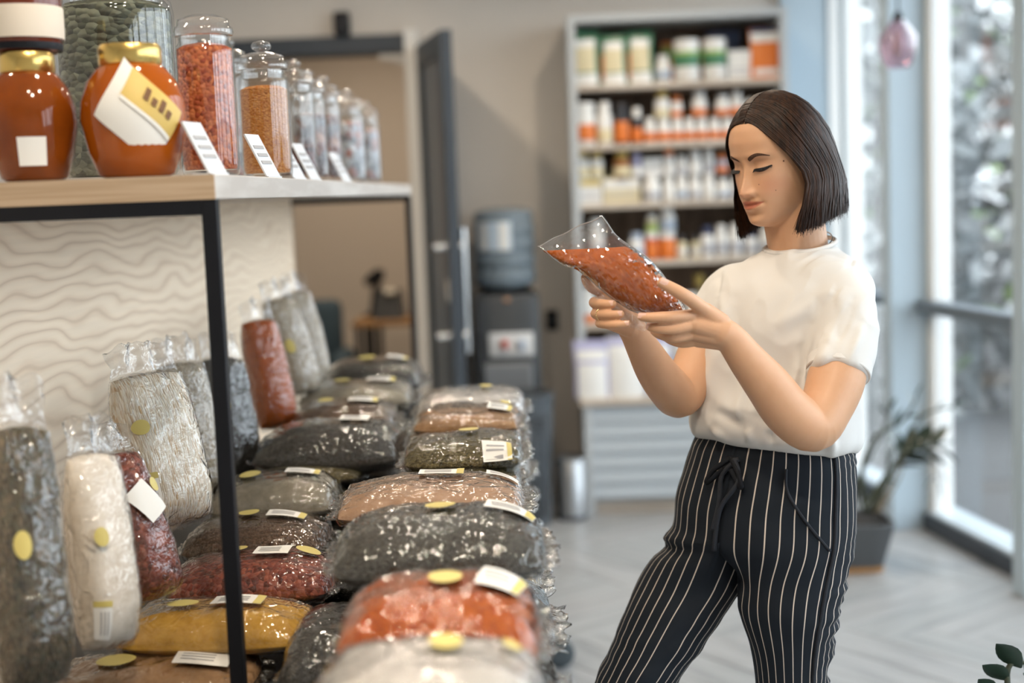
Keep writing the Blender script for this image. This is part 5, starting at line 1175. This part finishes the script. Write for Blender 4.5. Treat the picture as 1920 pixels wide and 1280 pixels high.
for side in (1, -1):
    for k in range(1500):
        q = rh.random()**1.15; off = rh.uniform(-.002, .0045); g = guide(side, q, 13, 0, (rh.gauss(0, .004), rh.gauss(0, .004), rh.gauss(0, .0045))); wd = rh.uniform(.0006, .0014)
        ph = rh.uniform(0, 6.28); am = rh.uniform(0, .0022)
        P = []
        for j, (f, l, u) in enumerate(g):
            t_ = j/12; rr = math.hypot(f, l) or 1; o2 = off*min(1, t_*4) + am*math.sin(ph+t_*6)
            P.append(hw_(f+f/rr*o2, l+l/rr*o2, u + (max(0, u)*.02 + (off*.6 if u > .06 else 0))))
        b0 = len(vs)
        for j, p_ in enumerate(P):
            tn = (P[min(j+1, 12)]-P[max(j-1, 0)]).normalized(); rad = (p_-HO).normalized(); sd = tn.cross(rad).normalized(); w2 = wd*(1 if j < 10 else (13-j)/3.2)
            vs += [p_-sd*w2, p_+rad*w2*.9, p_+sd*w2]
        for j in range(12):
            a = b0+j*3; fs += [(a, a+3, a+4, a+1), (a+1, a+4, a+5, a+2)]
st.add(vs, fs); o = sub(st, 'hair_strands', M_hair, person, smooth=True); o['kind'] = 'stuff'
# ---- t-shirt
TF, TL = yawdirs(43)
def ringpts(c, a, b, n, e=.92, tilt=0):
    out = []
    for k in range(n):
        t_ = 2*math.pi*k/n; s_, c_ = math.sin(t_), math.cos(t_)
        out.append(c + TL*(a*math.copysign(abs(s_)**e, s_)) + TF*(b*math.copysign(abs(c_)**e, c_)) + UP*(tilt*c_))
    return out
sh = MB()
ST = [(1450, 838, 2.525, .150, .112), (1449, 822, 2.525, .161, .121), (1450, 795, 2.525, .162, .121), (1453, 745, 2.525, .157, .113), (1457, 690, 2.522, .155, .110), (1463, 635, 2.52, .158, .114), (1471, 585, 2.515, .161, .108), (1480, 540, 2.512, .158, .095), (1488, 512, 2.515, .142, .082), (1494, 490, 2.52, .108, .070), (1498, 473, 2.525, .072, .062), (1500, 463, 2.528, .062, .058)]
SS = catmull([(*at(a, b, c), d, e) for a, b, c, d, e in ST], 60); n = 72; vs = []
for q in SS: vs += ringpts(Vector(q[:3]), q[3], q[4], n, .92, -.012*smooth01(1.35, 1.5, q[2]) + .016*(1-smooth01(1.03, 1.16, q[2])))
sh.add(vs, [(i*n+j, i*n+(j+1) % n, (i+1)*n+(j+1) % n, (i+1)*n+j) for i in range(59) for j in range(n)] + [tuple(range(n))[::-1], tuple(59*n+j for j in range(n))])
def sleeve(stn):
    S = catmull([(*at(a, b, c), r) for a, b, c, r in stn], 18); sh.tube([q[:3] for q in S], [float(q[3]) for q in S], 32)
SLN = [(1530, 532, 2.46, .056), (1568, 550, 2.43, .055), (1583, 584, 2.405, .0575), (1582, 632, 2.385, .0555), (1571, 704, 2.350, .0510)]
SLF = [(1410, 538, 2.57, .048), (1370, 550, 2.60, .052), (1350, 580, 2.595, .054), (1334, 612, 2.58, .051), (1316, 660, 2.56, .047)]
sleeve(SLN); sleeve(SLF)
tm = remeshed(sh, .004, 22, .6)
A = co_array(tm); nrm = np.empty(len(A)*3); tm.vertices.foreach_get('normal', nrm); nrm = nrm.reshape(-1, 3)
cen = np.array(at(1455, 700, 2.522)); r_ = A-cen; lx, fx, zx = r_ @ np.array(TL), r_ @ np.array(TF), r_[:, 2]
disp = np.zeros(len(A))
for i in range(len(A)):
    x, y, z = lx[i], fx[i], zx[i]
    n1 = noise.noise(Vector((x*13, y*13, z*3.2+4))); n2 = noise.noise(Vector((x*9+z*7, y*9, z*11-x*6+1)))
    hemk = smooth01(-.02, -.12, z); disp[i] = .0045*hemk*n1*2.4 + .0038*n2 + .0030*(.6-abs(noise.noise(Vector((x*14+z*12, y*13, z*12-x*10+9))))*2.8)*(1-hemk)
# drag folds from the near armpit towards the waist
for (px, py, qx, qy, am, wd) in ((1560, 640, 1500, 760, .010, 14), (1525, 610, 1500, 700, -.008, 12), (1540, 560, 1450, 620, .004, 14), (1590, 700, 1560, 830, .008, 14), (1345, 640, 1320, 760, .006, 14), (1400, 700, 1380, 810, .005, 12), (1470, 720, 1440, 820, .006, 13), (1335, 770, 1400, 800, -.007, 10), (1510, 640, 1470, 790, .006, 9), (1545, 690, 1530, 800, -.007, 9), (1350, 540, 1370, 640, .004, 9), (1375, 560, 1385, 700, -.004, 11), (1600, 560, 1560, 660, -.005, 9), (1620, 600, 1590, 680, .004, 8), (1420, 780, 1500, 815, -.006, 8), (1330, 800, 1360, 825, .006, 7), (1400, 800, 1410, 832, .006, 7), (1440, 800, 1448, 836, -.006, 7), (1485, 805, 1490, 838, .006, 7), (1545, 800, 1560, 850, .007, 9), (1604, 474, 1580, 525, -.0035, 5), (1586, 505, 1560, 560, -.0035, 5), (1566, 545, 1543, 600, -.0035, 5), (1548, 585, 1524, 650, -.0045, 6), (1352, 500, 1345, 560, -.003, 5)):
    P = np.array(CAM); d = A-P; dep = d @ np.array(_f); X = 960+FPX*(d @ np.array(CX))/dep; Y = 640-FPX*(d @ np.array(CY))/dep
    vx, vy = qx-px, qy-py; L2 = vx*vx+vy*vy; t_ = np.clip(((X-px)*vx+(Y-py)*vy)/L2, 0, 1); dd = np.hypot(X-px-t_*vx, Y-py-t_*vy); front = (nrm @ np.array(-_f)) > 0
    disp += 1.6*am*np.exp(-(dd/wd)**2)*np.sin(np.pi*np.clip(t_, .08, .92))*front
disp = np.where(lx > .10, np.maximum(disp, -.003), disp); A = A + nrm*disp[:, None]; set_co(tm, A)
M_shirt = mat('white_cotton', (.70, .685, .66), .9, spec=.2, bump=.04, bscale=900)
shirt = link('t_shirt', to_person(tm), M_shirt, person, True)
def band(stn, n, r, name, ln):
    a, b = Vector(at(*stn[-2][:3])), Vector(at(*stn[-1][:3])); d_ = (b-a).normalized(); m = MB(); m.tube([b-d_*(ln+.001), b-d_*ln, b-d_*.005, b-d_*.0035, b-d_*.003], [r-.004, r, r-.0008, r-.002, r-.006], 48, False)
    m.v = [tuple(Vector(p)-PL_) for p in m.v]; return m.build(name, M_shirt, shirt, smooth=True, angle=35)
band(SLN, 0, .0540, 'sleeve_cuff', .024); band(SLF, 0, .0505, 'sleeve_cuff', .022)
m = MB(); C0 = at(1500, 462, 2.528); pts = [p + UP*.002 for p in ringpts(C0, .0635, .0595, 48, 1.0, -.012)]; m.tube(pts + [pts[0]], (.0042), 8, False); m.v = [tuple(Vector(p)-PL_) for p in m.v]; m.build('collar', M_shirt, shirt, smooth=True)
# fine chain at the nape
m = MB(); pts = [p + UP*.006 for p in ringpts(at(1500, 466, 2.528), .0570, .054, 48, 1.0, -.024)]; sub(m.tube(pts+[pts[0]], .0011, 5, False), 'necklace', mat('silver_chain', (.5, .5, .5), .3, metal=1), person)
# ---- trousers
NR = 112
def dring(C, a, b, side, rise=0):
    out = []
    for k in range(NR):
        u = k/NR
        if u < .75:
            al = math.pi*u/.75; out.append(C + TF*(b*math.cos(al)) + TL*(side*a*math.sin(al)**.92) + UP*rise*math.cos(al))
        else: out.append(C + TF*(b*(-1+2*(u-.75)/.25)))
    return out
def lring(C, r, side, rb=None, sx=0):
    rb = rb or r; out = []
    for k in range(NR):
        u = k/NR; al = math.radians(-42 + 264*u/.75) if u < .75 else math.radians(222 + 96*(u-.75)/.25)
        out.append(C + TF*(rb*math.cos(al)) + TL*(side*r*math.sin(al)))
    return out
tr = MB(); TUV = []
RINGS = {}
for side in (1, -1):
    st_ = [dring(at(1447, 812, 2.525), .138, .104, side), dring(at(1446, 834, 2.525), .150, .113, side), dring(at(1441, 880, 2.525), .160, .122, side), dring(at(1434, 935, 2.525), .168, .130, side), dring(at(1427, 1000, 2.522), .172, .128, side)]
    if side > 0: lg = [(1486, 1075, 2.47, .095), (1480, 1135, 2.463, .089), (1482, 1205, 2.46, .0705), (1484, 1290, 2.46, .061), (1490, 1450, 2.45, .060), (1497, 1650, 2.50, .058), (1500, 1830, 2.54, .062)]
    else: lg = [(1305, 1075, 2.575, .098), (1272, 1135, 2.56, .092), (1234, 1205, 2.545, .083), (1190, 1285, 2.53, .074), (1145, 1420, 2.50, .066), (1150, 1620, 2.55, .060), (1165, 1800, 2.58, .063)]
    for a, b, c, r in lg: st_.append(lring(at(a, b, c), r, side))
    NL = 110; P = np.array([[list(v) for v in ring] for ring in st_])
    S = catmull([P[i] for i in range(len(P))], NL)
    RINGS[side] = S; vs = []
    for i in range(NL):
        R = S[i]; cen = R.mean(0); v = i/(NL-1)
        for k in range(NR):
            u = k/NR; p_ = R[k]; d_ = p_-cen; d_ = d_/(np.linalg.norm(d_)+1e-9); am = 0
            am += .0024*noise.noise(Vector((u*9, v*14, side*5)))
            if v < .13: am += .0016*math.sin(u*2*math.pi*38)*(1-v/.13)
            if side > 0:
                am += .0065*math.exp(-((u-.52)/.14)**2)*noise.noise(Vector((u*5, v*46, 2)))*smooth01(.3, .45, v)*2.0
                am += .006*math.exp(-((u-.5)/.15)**2)*noise.noise(Vector((u*6, v*40, 7)))*smooth01(.05, .1, v)*(1-smooth01(.15, .25, v))
            else:
                am += -.012*math.exp(-((v-.40-.09*(u-.25))/.012)**2)*math.exp(-((u-.22)/.2)**2) + .008*math.exp(-((v-.38-.09*(u-.25))/.014)**2)*math.exp(-((u-.22)/.2)**2)
                am += .004*noise.noise(Vector((u*6, v*30, 3)))*smooth01(.5, .6, v)
            vs.append(p_ + d_*am*(1 if u < .75 or v > .45 else 0))
    k0 = len(tr.v); tr.add(vs, [])
    for i in range(NL-1):
        for k in range(NR):
            q = (k0+i*NR+k, k0+i*NR+(k+1) % NR, k0+(i+1)*NR+(k+1) % NR, k0+(i+1)*NR+k); u0, u1 = k/NR, (k+1)/NR
            uv = [(u0, i), (u1, i), (u1, i+1), (u0, i+1)]
            if side < 0: pass
            else: q, uv = q[::-1], uv[::-1]
            tr.f.append(q); TUV += [(a, b/(NL-1)) for a, b in uv]
me = tr.mesh('trousers'); uvl = me.uv_layers.new(name='cloth'); uvl.data.foreach_set('uv', [x for p_ in TUV for x in p_])
m_, nt, N, L, p = nmat('pinstripe_cloth')
uvn = N.new('ShaderNodeUVMap'); uvn.uv_map = 'cloth'; sx = N.new('ShaderNodeSeparateXYZ'); L.new(uvn.outputs[0], sx.inputs[0])
def mth(op, a, b=None, c=None):
    q = N.new('ShaderNodeMath'); q.operation = op
    for i, x in enumerate((a, b, c)):
        if x is None: continue
        if isinstance(x, (int, float)): q.inputs[i].default_value = x
        else: L.new(x, q.inputs[i])
    return q.outputs[0]
fr_ = mth('FRACT', mth('MULTIPLY_ADD', sx.outputs[0], 27, .5)); dd = mth('ABSOLUTE', mth('SUBTRACT', fr_, .5)); stripe = mth('LESS_THAN', dd, .048)
seam = mth('GREATER_THAN', mth('ABSOLUTE', mth('SUBTRACT', sx.outputs[0], .315)), .012); fly = mth('GREATER_THAN', mth('PINGPONG', sx.outputs[0], .5), .012)
fac = mth('MULTIPLY', mth('MULTIPLY', stripe, seam), fly)
mx = N.new('ShaderNodeMix'); mx.data_type = 'RGBA'; L.new(fac, mx.inputs[0]); mx.inputs[6].default_value = (.0085, .0125, .019, 1); mx.inputs[7].default_value = (.60, .53, .46, 1)
L.new(mx.outputs[2], p.inputs['Base Color']); p.inputs['Roughness'].default_value = .8; p.inputs['Specular IOR Level'].default_value = .25
trs = link('trousers', to_person(me), m_, person, True)
M_navy = mat('navy_cord', (.008, .011, .018), .8)
def tsurf(side, u, v, off=.003):
    S = RINGS[side]; i = min(len(S)-1, v*(len(S)-1)); k = int((u % 1)*NR) % NR; i0 = int(i); i1 = min(i0+1, len(S)-1); R = S[i0]*(1-(i-i0)) + S[i1]*(i-i0)
    c = R.mean(0); d_ = R[k]-c; d_ /= np.linalg.norm(d_); return Vector(R[k]+d_*off)
def cord(pts, r, name): m = MB(); S = catmull([tuple(q) for q in pts], 24); m.tube([q for q in S], r, 8); m.v = [tuple(Vector(q)-PL_) for q in m.v]; return m.build(name, M_navy, trs, smooth=True)
cord([tsurf(1, .03, .10, .010), tsurf(1, .0, .16, .014), tsurf(-1, .01, .24, .012), tsurf(-1, .02, .32, .010)], .0042, 'drawstring')
cord([tsurf(1, .02, .10, .012), tsurf(1, .045, .17, .016), tsurf(1, .015, .26, .012), tsurf(1, .0, .37, .010)], .0042, 'drawstring')
for sd in (1, -1):
    for sg in (1, -1): cord([tsurf(1, .01, .10, .012), tsurf(sd, .05, .15, .018), tsurf(sd, .06, .19, .016), tsurf(sd, .02, .14, .014)], .0045, 'drawstring_loop')
cord([tsurf(1, .155, .13), tsurf(1, .165, .20), tsurf(1, .215, .28), tsurf(1, .30, .36)], .0026, 'pocket_piping')
cord([tsurf(1, .315, .1+.85*k/20, .0015) for k in range(21)], .0034, 'side_seam')
# shoes under the trouser hems (below the frame)
M_shoe = mat('white_sneaker', (.7, .7, .68), .5)
for (px, py, d, s_) in ((1500, 1830, 2.54, 1), (1165, 1800, 2.58, -1)):
    c = at(px, py, d); m = MB()
    def fn(a, b):
        al = a*2*math.pi; z = b; ln = .135*(1-.28*z); wd = .047*(1-.15*z); x_ = math.cos(al)*ln; y_ = math.sin(al)*wd*(1-.18*max(0, math.cos(al)))
        zz = .004+.085*z*(1-.45*max(0, math.cos(al))**.8); return Vector((c.x, c.y, 0)) + TF*(x_+.055) + TL*y_ + UP*zz
    m.grid(fn, 28, 8, True); m.f += [tuple(range(28))[::-1], tuple(7*28+j for j in range(28))]; sub(m, 'shoe', M_shoe, person, smooth=True)
    m = MB(); m.tube([Vector((c.x, c.y, .06)), Vector((c.x, c.y, c.z+.05))], [.042, .045], 16); sub(m, 'sock', M_shoe, person, smooth=True)
# ------------------------------------------------------------------ the bag of paprika in her hands
BD = 2.285
hb_ = empty('paprika_bag', at(1150, 510, BD)); tag(hb_, 'clear bag of orange paprika held up in both hands', 'bag')
# outline of film and of the powder inside, as lists running along the bag: (upper edge point, lower edge point, half thickness)
FILM = [((1128, 404), (1009, 461), .0012), ((1139, 419), (1020, 468), .004), ((1152, 438), (1038, 484), .012), ((1168, 452), (1058, 497), .022), ((1190, 466), (1082, 505), .029), ((1215, 484), (1106, 524), .034), ((1236, 506), (1132, 547), .036), ((1253, 530), (1158, 566), .035), ((1268, 553), (1186, 583), .031), ((1279, 571), (1214, 590), .025), ((1284, 583), (1240, 592), .014), ((1284, 588), (1250, 594), .003)]
POW = [((1165, 463), (1018, 470), .002), ((1172, 462), (1040, 485), .010), ((1184, 468), (1062, 497), .020), ((1206, 482), (1090, 511), .029), ((1230, 504), (1118, 534), .033), ((1249, 530), (1146, 557), .034), ((1265, 553), (1176, 576), .031), ((1277, 571), (1208, 587), .025), ((1282, 580), (1234, 589), .015), ((1283, 585), (1246, 591), .004)]
DL = [0, .012]
def skin2(rows, ns, nt, extra, crk, seed, film=False):
    S = catmull([(*a, *b, t) for a, b, t in rows], ns); m = MB()
    def P(i, j, front):
        ax, ay, bx, by, th = S[i]; w_ = j/(nt-1); t = 2*w_-1; px, py = ax+(bx-ax)*w_, ay+(by-ay)*w_
        k = i/(ns-1); d = BD + .035*(.5-k) + .012*t
        h = (th+extra)*max(0, 1-abs(t)**2.4)**.55
        q = Vector((px*.05, py*.05, seed+(0 if front else 9)))
        if film:
            w1 = max(0, 1-2.4*abs(noise.noise(Vector((px*.045+py*.02, py*.06-px*.02, seed)))))**2; w2 = max(0, 1-2.6*abs(noise.noise(Vector((px*.08-py*.03, py*.07+px*.03, seed+3)))))**2
            side_ = .14+1.7*smooth01(.0, -.8, t)*smooth01(.3, .5, k)+.5*smooth01(.3, .9, t)
            w3 = max(0, 1-2.2*abs(noise.noise(Vector((px*.06+py*.06, py*.03-px*.02, seed+7)))))**1.5*smooth01(.05, -.45, t)*smooth01(.28, .45, k)
            h += .0085*w3*max(0, 1-abs(t)**5) + crk*(w1*1.1+w2*.9-.15)*side_*max(.15, 1-abs(t)**8)*min(1, k*5+.25)
        else: h += crk*(noise.noise(q*1.1)+.7*noise.noise(q*2.6)+.5*abs(noise.noise(q*4.5)))*max(.12, 1-abs(t)**6)*min(1, k*6+.15)
        if film: px += 1.6*noise.noise(Vector((i*1.7, j*2.3, 5))); py += 1.6*noise.noise(Vector((i*2.1, j*1.3, 9))); h += .0012*noise.noise(Vector((i*.9, j*.8, 2)))*side_*min(1, k*5)
        h = max(h, .0004); return at(px, py, d + (-h if front else h))
    nn = ns
    vs = [P(i, j, True) for i in range(ns) for j in range(nt)]; k = len(vs); vs += [P(i, j, False) for i in range(ns) for j in range(nt)]
    fs = []
    for i in range(ns-1):
        for j in range(nt-1):
            fs.append((i*nt+j, i*nt+j+1, (i+1)*nt+j+1, (i+1)*nt+j)); a = k; fs.append((a+i*nt+j, a+(i+1)*nt+j, a+(i+1)*nt+j+1, a+i*nt+j+1))
        fs.append((i*nt, (i+1)*nt, k+(i+1)*nt, k+i*nt)); e = nt-1; fs.append(((i+1)*nt+e, i*nt+e, k+i*nt+e, k+(i+1)*nt+e))
    for j in range(nt-1): fs.append((j+1, j, k+j, k+j+1)); e = (ns-1)*nt; fs.append((e+j, e+j+1, k+e+j+1, k+e+j))
    m.add(vs, fs); return m
F_pap = grain('held_paprika', ((.30, .055, .002), (.44, .095, .003), (.36, .072, .0025)), 30, .8, .10, kind='n')
sub(skin2(POW, 60, 34, -.001, .0022, 2.0), 'powder', F_pap, hb_, smooth=True)
M_hfilm = thin('held_bag_film', (.985, .985, .985), .06, 1.45, 3.2, .02, .03, (.92, .92, .92))
sub(skin2(FILM, 54, 30, .0016, .0075, 4.0, True), 'film', M_hfilm, hb_, smooth=False)
# loose crumpled fold of film along the lower edge and tail at the bottom
m = MB(); S = catmull([(1098, 520, 1088, 522), (1112, 535, 1102, 548), (1130, 552, 1124, 566), (1152, 570, 1150, 585), (1176, 586, 1172, 604), (1200, 596, 1188, 616), (1222, 600, 1212, 622)], 40)
def fold(u, v):
    k = S[min(39, int(u*39+.5))]; px, py = k[0]+(k[2]-k[0])*v, k[1]+(k[3]-k[1])*v
    return at(px, py, BD-.004+.006*noise.noise(Vector((u*22, v*5, 1)))+.004*noise.noise(Vector((u*50, v*9, 4)))-.02*(u > .6)*(u-.6))
m.grid(fold, 40, 9); sub(m, 'loose_fold', M_hfilm, hb_, smooth=True)

# bright heat-sealed edges of the film
M_edge = thin('film_edge', (.95, .95, .95), .08, 1.45, 4.0, .25, .25, (.95, .95, .95))
for idx, nm in ((0, 'film_edge'), (1, 'film_edge')):
    m = MB(); P = [r[idx] for r in FILM]; S = catmull(P, 40); m.tube([at(a, b, BD+.035*(.5-k/39)+(.012 if idx else -.012)) for k, (a, b) in enumerate(S)], .0011, 6); sub(m, nm, M_edge, hb_, smooth=True)
m = MB(); a, b = FILM[0][0], FILM[0][1]; m.tube([at(a[0]+(b[0]-a[0])*t+2*math.sin(t*9), a[1]+(b[1]-a[1])*t+1.5*math.sin(t*14), BD+.0175-.012+.024*t) for t in [k/24 for k in range(25)]], .0011, 6); sub(m, 'film_edge', M_edge, hb_, smooth=True)
